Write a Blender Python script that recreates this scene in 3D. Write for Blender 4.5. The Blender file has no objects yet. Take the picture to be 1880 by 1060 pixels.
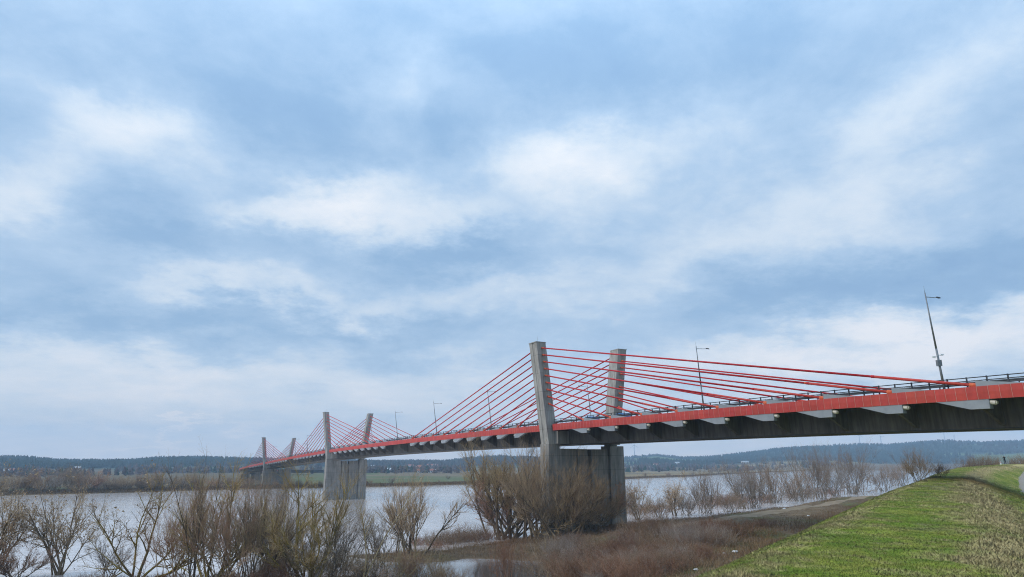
import bpy, math, random
import numpy as np
from mathutils import Vector, Matrix

# ------------------------------------------------------------------ basics
scene = bpy.context.scene
col = scene.collection
random.seed(7)
F = 1253.0; YH = 850.0
PITCH = math.atan((YH - 530) / F)
CZ = 16.5                                   # eye height above the river (z = 0)
CP, SP = math.cos(PITCH), math.sin(PITCH)

def ray(x, y):
    a = (x - 940) / F; b = (530 - y) / F
    return np.array([a, CP - b * SP, SP + b * CP])

def at_depth(x, y, Y):                      # point seen at (x, y) whose forward distance is Y
    r = ray(x, y); q = r * (Y / r[1]); q[2] += CZ
    return q

def at_level(x, y, z):                      # z above the river
    r = ray(x, y); q = r * ((z - CZ) / r[2]); q[2] += CZ
    return q

def tag(o, label=None, cat=None, group=None, kind=None):
    if label: o['label'] = label
    if cat: o['category'] = cat
    if group: o['group'] = group
    if kind: o['kind'] = kind
    return o

def empty(name, loc, rz=0.0):
    o = bpy.data.objects.new(name, None); col.objects.link(o)
    o.location = loc; o.rotation_euler = (0, 0, rz); o.empty_display_size = 0.3
    return o

def mesh_np(name, V, quads=None, tris=None, mats=(), smooth=False, colors=None, fmat=None):
    V = np.asarray(V, np.float32).reshape(-1, 3)
    me = bpy.data.meshes.new(name)
    me.vertices.add(len(V)); me.vertices.foreach_set('co', V.ravel())
    loops = []; starts = []; n0 = 0
    if quads is not None and len(quads):
        q = np.asarray(quads, np.int32).reshape(-1, 4); loops.append(q.ravel())
        starts.append(np.arange(len(q)) * 4); n0 = len(q) * 4
    if tris is not None and len(tris):
        t = np.asarray(tris, np.int32).reshape(-1, 3); loops.append(t.ravel())
        starts.append(n0 + np.arange(len(t)) * 3)
    lp = np.concatenate(loops).astype(np.int32); st = np.concatenate(starts).astype(np.int32)
    me.loops.add(len(lp)); me.loops.foreach_set('vertex_index', lp)
    me.polygons.add(len(st)); me.polygons.foreach_set('loop_start', st)
    for m in mats: me.materials.append(m)
    if fmat is not None: me.polygons.foreach_set('material_index', np.asarray(fmat, np.int32))
    if smooth: me.polygons.foreach_set('use_smooth', np.ones(len(st), bool))
    if colors is not None:
        a = me.attributes.new('tint', 'FLOAT_COLOR', 'POINT')
        c = np.ones((len(V), 4), np.float32); c[:, :3] = colors
        a.data.foreach_set('color', c.ravel())
    me.update(calc_edges=True)
    return me

def link(name, me, parent=None, loc=None):
    o = bpy.data.objects.new(name, me); col.objects.link(o)
    if parent is not None: o.parent = parent
    if loc is not None: o.location = loc
    return o

class MB:
    """collects faces of one mesh"""
    def __init__(s): s.V = []; s.F = []; s.M = []; s.mi = 0
    def face(s, pts):
        i = len(s.V); s.V += [tuple(map(float, p)) for p in pts]
        s.F.append(tuple(range(i, i + len(pts)))); s.M.append(s.mi)
    def add(s, V, F):
        i = len(s.V); s.V += [tuple(map(float, p)) for p in V]
        for f in F: s.F.append(tuple(i + k for k in f)); s.M.append(s.mi)
    def hexa(s, b, t):                      # b, t: four points each (bottom, top)
        s.add(list(b) + list(t), [(3, 2, 1, 0), (4, 5, 6, 7), (0, 1, 5, 4), (1, 2, 6, 5), (2, 3, 7, 6), (3, 0, 4, 7)])
    def box(s, x0, x1, y0, y1, z0, z1):
        s.hexa([(x0, y0, z0), (x1, y0, z0), (x1, y1, z0), (x0, y1, z0)], [(x0, y0, z1), (x1, y0, z1), (x1, y1, z1), (x0, y1, z1)])
    def prism(s, poly0, poly1):             # two matching rings, capped
        n = len(poly0); i = len(s.V)
        s.V += [tuple(map(float, p)) for p in list(poly0) + list(poly1)]
        for k in range(n):
            s.F.append((i + k, i + (k + 1) % n, i + n + (k + 1) % n, i + n + k)); s.M.append(s.mi)
        s.F.append(tuple(i + k for k in range(n - 1, -1, -1))); s.M.append(s.mi)
        s.F.append(tuple(i + n + k for k in range(n))); s.M.append(s.mi)
    def tube(s, p, q, r0, r1=None, k=8):
        r1 = r0 if r1 is None else r1
        p = Vector(p); q = Vector(q); d = (q - p).normalized()
        u = d.orthogonal().normalized(); v = d.cross(u)
        ring = lambda c, r: [c + (u * math.cos(a) + v * math.sin(a)) * r for a in [2 * math.pi * i / k for i in range(k)]]
        s.prism(ring(p, r0), ring(q, r1))
    def build(s, name, mats, parent=None, loc=None, smooth=False):
        me = bpy.data.meshes.new(name); me.from_pydata(s.V, [], s.F)
        for m in (mats if isinstance(mats, (list, tuple)) else [mats]): me.materials.append(m)
        me.polygons.foreach_set('material_index', s.M)
        if smooth: me.polygons.foreach_set('use_smooth', [True] * len(s.F))
        me.update()
        return link(name, me, parent, loc)

# lattice value noise
def vnoise(x, y, seed=0):
    x = np.asarray(x, float); y = np.asarray(y, float)
    xi = np.floor(x).astype(np.int64); yi = np.floor(y).astype(np.int64)
    fx = x - xi; fy = y - yi; fx = fx * fx * (3 - 2 * fx); fy = fy * fy * (3 - 2 * fy)
    def hsh(a, b):
        n = (a * 374761393 + b * 668265263 + seed * 974634533) & 0x7fffffff
        n = ((n ^ (n >> 13)) * 1274126177) & 0x7fffffff
        return ((n ^ (n >> 16)) & 0xffff) / 65535.0
    return (hsh(xi, yi) * (1 - fx) + hsh(xi + 1, yi) * fx) * (1 - fy) + (hsh(xi, yi + 1) * (1 - fx) + hsh(xi + 1, yi + 1) * fx) * fy
def fbm(x, y, seed=0, o=4):
    s = 0; a = .5; t = 0
    for i in range(o):
        s = s + a * vnoise(x * 2 ** i + 17.3 * i, y * 2 ** i - 9.1 * i, seed + i); t += a; a *= .5
    return s / t
def sstep(a, b, x):
    t = np.clip((x - a) / (b - a), 0, 1); return t * t * (3 - 2 * t)

# ------------------------------------------------------------------ materials
def new_mat(name):
    m = bpy.data.materials.new(name); m.use_nodes = True
    nt = m.node_tree; b = nt.nodes['Principled BSDF']
    return m, nt, b
def N(nt, t, **k):
    n = nt.nodes.new(t)
    for a, v in k.items(): setattr(n, a, v)
    return n
def mixc(nt, blend='MIX', fac=None):
    n = nt.nodes.new('ShaderNodeMix'); n.data_type = 'RGBA'; n.blend_type = blend
    if isinstance(fac, (int, float)): n.inputs[0].default_value = fac
    elif fac is not None: nt.links.new(fac, n.inputs[0])
    return n
def setc(nt, sock, v):
    if isinstance(v, tuple): sock.default_value = (*v, 1) if len(v) == 3 else v
    else: nt.links.new(v, sock)
def noise_fac(nt, scale, detail=4, rough=.6, vec=None, lo=.3, hi=.7):
    n = N(nt, 'ShaderNodeTexNoise'); n.inputs['Scale'].default_value = scale
    n.inputs['Detail'].default_value = detail; n.inputs['Roughness'].default_value = rough
    if vec is not None: nt.links.new(vec, n.inputs['Vector'])
    r = N(nt, 'ShaderNodeMapRange'); r.inputs['From Min'].default_value = lo; r.inputs['From Max'].default_value = hi
    nt.links.new(n.outputs['Fac'], r.inputs['Value'])
    return r.outputs['Result'], n.outputs['Fac']

def simple(name, c0, c1, rough=.8, scale=1.5, bump=0.0, metal=0.0, rnd=0.0, spec=.3, squash=None):
    m, nt, b = new_mat(name)
    tc = N(nt, 'ShaderNodeTexCoord'); vec = tc.outputs['Object']
    if squash:
        mp = N(nt, 'ShaderNodeMapping'); mp.inputs['Scale'].default_value = squash
        nt.links.new(vec, mp.inputs['Vector']); vec = mp.outputs['Vector']
    f, raw = noise_fac(nt, scale, 6, .65, vec)
    mx = mixc(nt, fac=f); setc(nt, mx.inputs['A'], c0); setc(nt, mx.inputs['B'], c1)
    out = mx.outputs['Result']
    if rnd:
        oi = N(nt, 'ShaderNodeObjectInfo')
        hv = N(nt, 'ShaderNodeHueSaturation')
        r = N(nt, 'ShaderNodeMapRange'); r.inputs['To Min'].default_value = 1 - rnd; r.inputs['To Max'].default_value = 1 + rnd
        nt.links.new(oi.outputs['Random'], r.inputs['Value']); nt.links.new(r.outputs['Result'], hv.inputs['Value'])
        nt.links.new(out, hv.inputs['Color']); out = hv.outputs['Color']
    nt.links.new(out, b.inputs['Base Color'])
    b.inputs['Roughness'].default_value = rough; b.inputs['Metallic'].default_value = metal
    b.inputs['Specular IOR Level'].default_value = spec
    if bump:
        bp = N(nt, 'ShaderNodeBump'); bp.inputs['Strength'].default_value = bump
        nt.links.new(raw, bp.inputs['Height']); nt.links.new(bp.outputs['Normal'], b.inputs['Normal'])
    return m

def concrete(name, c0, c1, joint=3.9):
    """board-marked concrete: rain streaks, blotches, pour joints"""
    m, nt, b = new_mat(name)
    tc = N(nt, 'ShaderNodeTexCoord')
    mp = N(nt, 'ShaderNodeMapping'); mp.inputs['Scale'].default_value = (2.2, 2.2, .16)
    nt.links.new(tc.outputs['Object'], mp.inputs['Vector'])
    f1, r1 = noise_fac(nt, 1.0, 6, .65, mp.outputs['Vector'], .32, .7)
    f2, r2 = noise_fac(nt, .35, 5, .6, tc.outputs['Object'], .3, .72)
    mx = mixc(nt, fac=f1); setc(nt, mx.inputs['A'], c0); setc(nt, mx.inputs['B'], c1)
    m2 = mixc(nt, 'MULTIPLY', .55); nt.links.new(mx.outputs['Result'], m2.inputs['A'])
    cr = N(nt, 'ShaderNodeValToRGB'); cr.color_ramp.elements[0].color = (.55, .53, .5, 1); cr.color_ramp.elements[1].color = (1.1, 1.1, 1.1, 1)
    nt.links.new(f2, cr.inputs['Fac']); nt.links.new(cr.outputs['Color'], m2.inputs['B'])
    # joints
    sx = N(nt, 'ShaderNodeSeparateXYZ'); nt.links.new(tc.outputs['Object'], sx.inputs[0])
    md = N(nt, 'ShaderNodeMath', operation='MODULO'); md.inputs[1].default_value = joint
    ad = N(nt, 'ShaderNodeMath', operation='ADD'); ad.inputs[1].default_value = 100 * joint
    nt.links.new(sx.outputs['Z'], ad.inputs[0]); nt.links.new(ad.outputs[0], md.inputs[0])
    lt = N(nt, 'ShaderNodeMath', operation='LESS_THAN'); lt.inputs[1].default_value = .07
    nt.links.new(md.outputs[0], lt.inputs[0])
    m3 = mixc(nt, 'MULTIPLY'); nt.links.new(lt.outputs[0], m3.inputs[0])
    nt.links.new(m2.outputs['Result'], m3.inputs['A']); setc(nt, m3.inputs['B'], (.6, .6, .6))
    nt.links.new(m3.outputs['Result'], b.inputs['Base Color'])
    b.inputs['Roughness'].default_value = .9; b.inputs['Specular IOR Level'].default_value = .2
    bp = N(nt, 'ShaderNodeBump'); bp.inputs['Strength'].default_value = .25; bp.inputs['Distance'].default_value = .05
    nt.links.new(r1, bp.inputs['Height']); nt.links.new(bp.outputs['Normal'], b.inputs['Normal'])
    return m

def tinted(name, detail_scales=((.7, .35), (6.0, .45)), rough=.95, bump=.0, bscale=8.0, spec=.1, sat=1.0):
    """albedo from the vertex tint, broken up by noise"""
    m, nt, b = new_mat(name)
    at = N(nt, 'ShaderNodeAttribute', attribute_name='tint')
    tc = N(nt, 'ShaderNodeTexCoord'); out = at.outputs['Color']
    for sc, amt in detail_scales:
        f, r = noise_fac(nt, sc, 5, .65, tc.outputs['Object'], .28, .72)
        mr = N(nt, 'ShaderNodeMapRange'); mr.inputs['To Min'].default_value = 1 - amt; mr.inputs['To Max'].default_value = 1 + amt
        nt.links.new(f, mr.inputs['Value'])
        mm = mixc(nt, 'MULTIPLY', 1.0); nt.links.new(out, mm.inputs['A']); nt.links.new(mr.outputs['Result'], mm.inputs['B'])
        out = mm.outputs['Result']
    nt.links.new(out, b.inputs['Base Color'])
    b.inputs['Roughness'].default_value = rough; b.inputs['Specular IOR Level'].default_value = spec
    if bump:
        f, r = noise_fac(nt, bscale, 6, .7, tc.outputs['Object'])
        bp = N(nt, 'ShaderNodeBump'); bp.inputs['Strength'].default_value = bump; bp.inputs['Distance'].default_value = .1
        nt.links.new(r, bp.inputs['Height']); nt.links.new(bp.outputs['Normal'], b.inputs['Normal'])
    return m

M = {}
M['ground'] = tinted('ground_soil', ((.05, .2), (.7, .3), (5.0, .4)), bump=.5, bscale=4)
M['turf'] = tinted('turf', ((.35, .2), (2.2, .26), (9.0, .32), (34.0, .38)), bump=.45, bscale=30)
M['hills'] = tinted('hill_land', ((.004, .25), (.02, .25)))
M['blades'] = tinted('grass_blades', ((1.5, .2),), rough=.7, spec=.15)
_nt = M['blades'].node_tree; _cx = N(_nt, 'ShaderNodeCombineXYZ'); _cx.inputs[2].default_value = 1.0; _nt.links.new(_cx.outputs[0], _nt.nodes['Principled BSDF'].inputs['Normal'])   # thin blades pass light from both sides
M['reeds'] = tinted('dry_reeds', ((.5, .3),), rough=.9)
M['forest'] = tinted('pine_forest', ((.012, .35),), rough=1.0, spec=0)
M['concrete'] = concrete('pylon_concrete', (.25, .235, .212), (.47, .445, .40))
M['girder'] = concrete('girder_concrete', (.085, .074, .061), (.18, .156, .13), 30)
M['pier'] = concrete('pier_concrete', (.19, .175, .155), (.38, .355, .32), 3.0)
M['fin'] = simple('pale_concrete', (.22, .235, .25), (.29, .305, .32), .8, .8)
M['asphalt'] = simple('asphalt', (.045, .045, .047), (.07, .07, .07), .9, 3)
M['rail'] = simple('dark_rail_paint', (.035, .038, .042), (.06, .064, .07), .6, 3)
M['galv'] = simple('galvanised_steel', (.16, .17, .18), (.24, .25, .26), .5, 3, metal=.4)
M['lampdark'] = simple('lamp_housing_paint', (.03, .03, .03), (.05, .05, .05), .5, 3)
M['cable'] = simple('red_cable_sheath', (.42, .008, .010), (.52, .018, .018), .5, .8, spec=.25)
M['worn'] = simple('flaking_red_paint', (.44, .010, .011), (.54, .085, .05), .6, 2.6)
M['socket'] = simple('weathered_orange_socket', (.52, .05, .02), (.60, .16, .05), .6, 4)
M['pale'] = simple('pale_seal', (.5, .47, .4), (.65, .6, .5), .7, 4)
M['white'] = simple('white_paint', (.75, .75, .74), (.82, .82, .81), .6, 2)
M['black_cloth'] = simple('black_clothing', (.008, .008, .009), (.016, .016, .018), .9, 6)
M['skin'] = simple('skin', (.45, .27, .19), (.5, .3, .22), .6, 6)
M['hair'] = simple('dark_hair', (.02, .014, .01), (.03, .02, .014), .7, 10)
M['blue_paint'] = simple('blue_vehicle_paint', (.03, .16, .42), (.04, .2, .5), .35, 2, spec=.5)
M['cream_paint'] = simple('cream_vehicle_paint', (.55, .42, .28), (.62, .5, .36), .4, 2, spec=.5)
M['glass'] = simple('dark_glass', (.02, .025, .03), (.03, .035, .04), .08, 2, spec=.6)
M['tyre'] = simple('tyre_rubber', (.015, .015, .015), (.025, .025, .025), .9, 5)
M['wall_white'] = simple('house_render_white', (.62, .6, .56), (.74, .72, .68), .8, .2, rnd=.06)
M['wall_pink'] = simple('house_render_sand', (.45, .34, .27), (.55, .42, .34), .8, .2, rnd=.1)
M['roof_red'] = simple('clay_tile_roof', (.26, .08, .05), (.36, .13, .08), .8, .5, rnd=.2)
M['roof_grey'] = simple('grey_sheet_roof', (.4, .41, .42), (.52, .53, .54), .6, .3, rnd=.1)
M['turbine'] = simple('turbine_grey_paint', (.34, .36, .38), (.4, .42, .44), .5, .05)
M['sand'] = simple('sandy_track', (.165, .11, .062), (.26, .185, .11), .95, .8, bump=.2)
M['road'] = simple('pale_concrete_road', (.25, .20, .155), (.32, .26, .20), .9, 1.2)
M['stone'] = simple('pale_stone', (.5, .48, .45), (.72, .7, .68), .8, 6, bump=.3)

def bark(name, c0, c1, rnd=.2, moss=None):
    m, nt, b = new_mat(name)
    tc = N(nt, 'ShaderNodeTexCoord')
    f, r = noise_fac(nt, .9, 5, .6, tc.outputs['Object'], .35, .65)
    mx = mixc(nt, fac=f); setc(nt, mx.inputs['A'], c0); setc(nt, mx.inputs['B'], c1)
    out = mx.outputs['Result']
    if moss:
        f2, r2 = noise_fac(nt, .45, 4, .6, tc.outputs['Object'], .42, .6)
        m2 = mixc(nt, fac=f2); nt.links.new(out, m2.inputs['A']); setc(nt, m2.inputs['B'], moss); out = m2.outputs['Result']
    oi = N(nt, 'ShaderNodeObjectInfo'); hv = N(nt, 'ShaderNodeHueSaturation')
    mr = N(nt, 'ShaderNodeMapRange'); mr.inputs['To Min'].default_value = 1 - rnd; mr.inputs['To Max'].default_value = 1 + rnd
    nt.links.new(oi.outputs['Random'], mr.inputs['Value']); nt.links.new(mr.outputs['Result'], hv.inputs['Value'])
    nt.links.new(out, hv.inputs['Color']); nt.links.new(hv.outputs['Color'], b.inputs['Base Color'])
    b.inputs['Roughness'].default_value = .9; b.inputs['Specular IOR Level'].default_value = .15
    return m
M['bark'] = bark('brown_bark', (0.115, 0.084, 0.051), (0.216, 0.159, 0.097))
M['bark_yellow'] = bark('lichen_bark', (0.135, 0.101, 0.046), (0.270, 0.203, 0.088), moss=(.36, .26, .045))
M['twig'] = bark('brown_twigs', (0.336, 0.224, 0.129), (0.515, 0.370, 0.224))
M['twig_red'] = bark('reddish_twigs', (0.336, 0.185, 0.112), (0.504, 0.297, 0.185))
M['twig_olive'] = bark('olive_twigs', (0.319, 0.220, 0.105), (0.473, 0.341, 0.176))
M['twig_grey'] = bark('grey_purple_twigs', (.26, .20, .165), (.40, .33, .27))
M['scrub_red'] = bark('rusty_scrub', (.19, .095, .055), (.34, .19, .115))
M['scrub_brown'] = bark('brown_scrub', (.17, .11, .065), (.30, .20, .125))
M['twig_dark'] = bark('dark_twigs', (0.236, 0.149, 0.086), (0.391, 0.253, 0.155))
M['straw'] = bark('straw_stems', (0.312, 0.228, 0.120), (0.432, 0.324, 0.180))

def fascia_mat():
    m, nt, b = new_mat('red_fascia_panel')
    at = N(nt, 'ShaderNodeAttribute', attribute_name='tint')
    tc = N(nt, 'ShaderNodeTexCoord')
    f, r = noise_fac(nt, .9, 6, .7, tc.outputs['Object'], .3, .7)
    mr = N(nt, 'ShaderNodeMapRange'); mr.inputs['To Min'].default_value = .86; mr.inputs['To Max'].default_value = 1.1
    nt.links.new(f, mr.inputs['Value'])
    mm = mixc(nt, 'MULTIPLY', 1.0); nt.links.new(at.outputs['Color'], mm.inputs['A']); nt.links.new(mr.outputs['Result'], mm.inputs['B'])
    mp = N(nt, 'ShaderNodeMapping'); mp.inputs['Scale'].default_value = (2.6, 2.6, .22); nt.links.new(tc.outputs['Object'], mp.inputs['Vector'])
    f2, r2 = noise_fac(nt, 1.0, 6, .7, mp.outputs['Vector'], .25, .6)
    g2 = N(nt, 'ShaderNodeMapRange'); g2.inputs['To Min'].default_value = .86; g2.inputs['To Max'].default_value = 1.03; nt.links.new(f2, g2.inputs['Value'])
    m4 = mixc(nt, 'MULTIPLY', 1.0); nt.links.new(mm.outputs['Result'], m4.inputs['A']); nt.links.new(g2.outputs['Result'], m4.inputs['B'])
    nt.links.new(m4.outputs['Result'], b.inputs['Base Color']); b.inputs['Roughness'].default_value = .55
    b.inputs['Specular IOR Level'].default_value = .35
    return m
M['fascia'] = fascia_mat()

def water_mat():
    m, nt, b = new_mat('river_water')
    tc = N(nt, 'ShaderNodeTexCoord')
    mp = N(nt, 'ShaderNodeMapping'); mp.inputs['Scale'].default_value = (.16, .42, 1); mp.inputs['Rotation'].default_value = (0, 0, .25)
    nt.links.new(tc.outputs['Object'], mp.inputs['Vector'])
    n1 = N(nt, 'ShaderNodeTexNoise'); n1.inputs['Scale'].default_value = 1.8; n1.inputs['Detail'].default_value = 5; n1.inputs['Roughness'].default_value = .6
    nt.links.new(mp.outputs['Vector'], n1.inputs['Vector'])
    n2 = N(nt, 'ShaderNodeTexNoise'); n2.inputs['Scale'].default_value = .12; n2.inputs['Detail'].default_value = 3
    nt.links.new(mp.outputs['Vector'], n2.inputs['Vector'])
    # calm water shown by the "tint" attribute (sheltered pond)
    at = N(nt, 'ShaderNodeAttribute', attribute_name='tint')
    sep = N(nt, 'ShaderNodeSeparateColor'); nt.links.new(at.outputs['Color'], sep.inputs[0])
    ml = N(nt, 'ShaderNodeMath', operation='MULTIPLY'); nt.links.new(n1.outputs['Fac'], ml.inputs[0]); nt.links.new(n2.outputs['Fac'], ml.inputs[1])
    ml2 = N(nt, 'ShaderNodeMath', operation='MULTIPLY'); nt.links.new(ml.outputs[0], ml2.inputs[0]); nt.links.new(sep.outputs[0], ml2.inputs[1])
    bp = N(nt, 'ShaderNodeBump'); bp.inputs['Strength'].default_value = 1.0; bp.inputs['Distance'].default_value = .22
    nt.links.new(ml2.outputs[0], bp.inputs['Height']); nt.links.new(bp.outputs['Normal'], b.inputs['Normal'])
    mx = mixc(nt); nt.links.new(sep.outputs[0], mx.inputs[0]); setc(nt, mx.inputs['A'], (.035, .03, .024)); setc(nt, mx.inputs['B'], (.68, .59, .54))
    nt.links.new(mx.outputs['Result'], b.inputs['Base Color'])
    b.inputs['Roughness'].default_value = .06; b.inputs['IOR'].default_value = 1.8; b.inputs['Specular IOR Level'].default_value = .5
    return m
M['water'] = water_mat()

# ------------------------------------------------------------------ terrain height (numpy)
DK = np.array([(-190, -304, -1.7), (-51.5, -80, -1.7), (-1.9, 0, -1.7), (11.6, 21.5, -1.72), (29.5, 50.5, -1.8), (46, 76, -1.85), (60, 97, -1.75),
               (69, 110, -1.35), (80, 123, -.8), (105, 149, -.32), (140, 172, -.25), (230, 205, -.3), (500, 270, -.3), (2500, 600, -.3), (4500, 900, -.3)], float)
def dike_coords(X, Y):
    X = np.asarray(X, float); Y = np.asarray(Y, float)
    best = np.full(X.shape, 1e9); ts = np.zeros(X.shape); zc = np.zeros(X.shape)
    for (a, b) in zip(DK[:-1], DK[1:]):
        dx, dy = b[0] - a[0], b[1] - a[1]; L2 = dx * dx + dy * dy
        u = np.clip(((X - a[0]) * dx + (Y - a[1]) * dy) / L2, 0, 1)
        qx = X - (a[0] + u * dx); qy = Y - (a[1] + u * dy); d = np.hypot(qx, qy)
        side = np.sign(dx * -(Y - a[1]) + dy * (X - a[0])); m = d < best
        best = np.where(m, d, best); ts = np.where(m, d * side, ts); zc = np.where(m, a[2] + u * (b[2] - a[2]), zc)
    return ts, zc
CTRL = np.array([
    (-60, 40, -14), (-60, 80, -15.7), (-62, 106, -16.3), (-60, 122, -17.6), (-60, 150, -20), (-60, 200, -20),
    (-30, 40, -13), (-30, 80, -15.5), (-32, 104, -16.1), (-30, 122, -17.3), (-32, 160, -20), (-30, 210, -20),
    (-120, 50, -15), (-120, 100, -16.2), (-120, 122, -17.6), (-120, 170, -20), (-200, 60, -15), (-200, 110, -17), (-200, 170, -20),
    (-90, 100, -16.2), (-90, 130, -18), (-45, 104, -16.2), (-18, 110, -16.4),
    (-10, 60, -12.8), (-9, 92, -15.4), (-1, 100, -15.8), (1, 113, -17.6), (-7, 119, -17.5), (3, 124, -17.0), (5, 110, -17.4), (-5, 106, -17.2), (6, 118, -17.2), (2, 104, -17.0), (-3, 108, -17.2), (-12, 116, -16.9),
    (-14, 131, -15.95), (-22, 133, -16.1), (-30, 134, -16.5), (0, 135, -15.6), (-6, 140, -15.6), (6, 139, -15.2), (-2, 152, -16.2), (-10, 150, -17.4), (-16, 146, -17.5), (-5, 170, -19),
    (15, 60, -10.5), (10, 82, -13), (10, 97, -14.3), (12, 112, -14.6), (15, 116, -13.2), (20, 98, -12.3), (25, 84, -10.8), (12, 128, -14.6),
    (8, 152, -14.8), (17, 158, -13.6), (26, 160, -13.6), (14, 178, -18), (22.9, 131.8, -12.2), (29.9, 133.5, -11.4), (38.3, 137.6, -10.6), (46.6, 143.4, -10.3), (56.4, 151.9, -10.0), (68.9, 165, -9.8), (85.3, 187, -9.75), (104.6, 213, -9.75), (27, 142, -12.0), (37, 148, -11.1), (50, 157, -10.5), (62, 169, -10.3), (80, 193, -10.3), (100, 220, -10.3), (30, 104, -11.6), (44, 118, -10.9), (62, 140, -10.4), (85, 168, -10.0),
    (30, 170, -17.2), (45, 178, -16.8), (72, 205, -16.8), (115, 250, -17), (40, 200, -20), (80, 240, -20), (150, 300, -20),
    (60, 120, -10), (45, 98, -10.2), (30, 70, -9.8), (112, 200, -9.8), (150, 245, -9.9), (220, 270, -12), (260, 330, -18), (400, 330, -14), (600, 500, -18), (-40, 0, -11), (-100, -20, -11), (-60, -80, -10)], float)
_D = np.hypot(CTRL[:, None, 0] - CTRL[None, :, 0], CTRL[:, None, 1] - CTRL[None, :, 1])
_n = len(CTRL); _A = np.zeros((_n + 1, _n + 1)); _A[:_n, :_n] = np.sqrt(_D ** 2 + 16) - np.eye(_n) * 1.5; _A[:_n, _n] = 1; _A[_n, :_n] = 1
_W = np.linalg.solve(_A, np.concatenate([CTRL[:, 2], [0]]))
def near_ground(X, Y):
    out = np.full(np.shape(X), _W[_n])
    for (a, b, _), w in zip(CTRL, _W[:_n]): out = out + w * np.sqrt((X - a) ** 2 + (Y - b) ** 2 + 16)
    return np.clip(out, -21, -9.3)
# far shore, read along the water's edge
SH = [(-260, 921), (0, 911), (120, 908), (240, 905), (360, 901.5), (480, 898.5), (660, 895), (780, 892.4), (877, 889.4), (1000, 885.5), (1140, 880.5), (1275, 875.2),
      (1440, 867), (1600, 861), (1767, 855.5), (1900, 853.6)]
SHP = np.array([at_level(x, y, 0) for x, y in SH])
sh_az = np.arctan2(SHP[:, 0], SHP[:, 1]); sh_r = np.hypot(SHP[:, 0], SHP[:, 1])
RIDGE = [(-900, 838), (-200, 836), (0, 837), (60, 839), (110, 844), (170, 844.5), (240, 844), (300, 839.5), (370, 839), (460, 841), (560, 842), (640, 844), (690, 846), (760, 845), (820, 845), (850, 841), (880, 838),
         (920, 836.5), (980, 839), (1060, 842), (1140, 838.5), (1204, 833), (1255, 839), (1300, 838), (1363, 831), (1440, 822), (1500, 818), (1572, 813.5), (1630, 816), (1678, 811.5), (1738, 808.5), (1804, 810.5), (1880, 808), (2100, 806), (2800, 815)]
rg_az = np.array([math.atan2(*ray(x, y)[:2]) for x, y in RIDGE])
rg_sl = np.array([ray(x, y)[2] / np.hypot(*ray(x, y)[:2]) for x, y in RIDGE])
def ridge_r(az): return np.interp(az, [-1.2, -.65, -.35, -.1, .15, .4, .7, 1.2], [2100, 2200, 2400, 2500, 2700, 3300, 3700, 3700])
def far_ground(X, Y):
    r = np.hypot(X, Y); az = np.arctan2(X, Y)
    rs = np.interp(az, sh_az, sh_r); d = r - rs
    wob = (fbm(X * .03, Y * .03, 5, 3) - .5) * 14
    h = -20.5 + 4.9 * sstep(-16, 7, d + wob * .25) + .9 * sstep(10, 120, d + wob) + (fbm(X * .01, Y * .01, 8, 3) - .5) * .8 * sstep(0, 200, d)
    R = ridge_r(az); z1 = np.interp(az, rg_az, rg_sl) * R - 11
    k = sstep(.52, 1.0, r / R + (fbm(X * .0022, Y * .0022, 31, 3) - .5) * .22)
    hill = -14.5 + (z1 + 14.5) * k + (fbm(X * .004, Y * .004, 11, 4) - .5) * 14 * k * (1 - k) * 2
    m = sstep(.45, .55, r / R)
    return h * (1 - m) + np.maximum(hill, -15) * m
def height(X, Y):
    X = np.asarray(X, float); Y = np.asarray(Y, float)
    r = np.hypot(X, Y); az = np.arctan2(X, Y)
    t, zc = dike_coords(X, Y)
    gl = near_ground(X, Y) + (fbm(X * .25, Y * .25, 3, 3) - .5) * .7
    gl = np.where((r > 330) & (az < .60), -21, gl)
    g = np.where(t > 0, -6.6 + (fbm(X * .05, Y * .05, 4, 3) - .5) * .6, gl)
    tl = np.maximum(0, -t - 1.5); tr = np.maximum(0, t - 1.9)
    prof = zc - tl ** 2 / (tl + .9) * .56 - tr ** 2 / (tr + 1.1) * .40
    bumps = (fbm(X * .9, Y * .9, 21, 3) - .5) * .12
    k = 1.2; mx = np.maximum(g, prof); near = mx + np.where(np.abs(g - prof) < k, (k - np.abs(g - prof)) ** 2 / (4 * k), 0) * .6 + bumps
    far = np.where((r > 240) & (np.abs(az) < 1.25), far_ground(X, Y), -30)
    behind = np.abs(az) >= 1.25
    return np.where(behind, near, np.maximum(near * (r < 900) + (r >= 900) * np.where(az > .70, near, -30), far)), t

def H1(x, y): return float(height(np.array([x]), np.array([y]))[0][0])
def hit(px, py, rmax=4000.):
    """where the line of sight meets the ground or the river"""
    r = ray(px, py); r = r / np.hypot(r[0], r[1])
    ds = np.geomspace(3, rmax, 3000); X = r[0] * ds; Y = r[1] * ds; Z = r[2] * ds
    h = np.maximum(height(X, Y)[0], -CZ); i = np.argmax(Z < h)
    return np.array([X[i], Y[i], h[i] + CZ])

# ------------------------------------------------------------------ ground sheet (one polar sheet split into dike, ground, hills)
az_in = np.arange(-46, 46.01, .22); az_out = np.concatenate([np.arange(49, 180, 3.0), np.arange(-180, -46.5, 3.0)])
AZ = np.radians(np.concatenate([az_in, az_out])); na = len(AZ)
RR = np.concatenate([[.05, .3, .6, 1.0, 1.5], np.geomspace(2, 4600, 620)]); nr = len(RR)
RG, AG = np.meshgrid(RR, AZ, indexing='ij')
GX = RG * np.sin(AG); GY = RG * np.cos(AG)
GH, GT = height(GX, GY)

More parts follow.
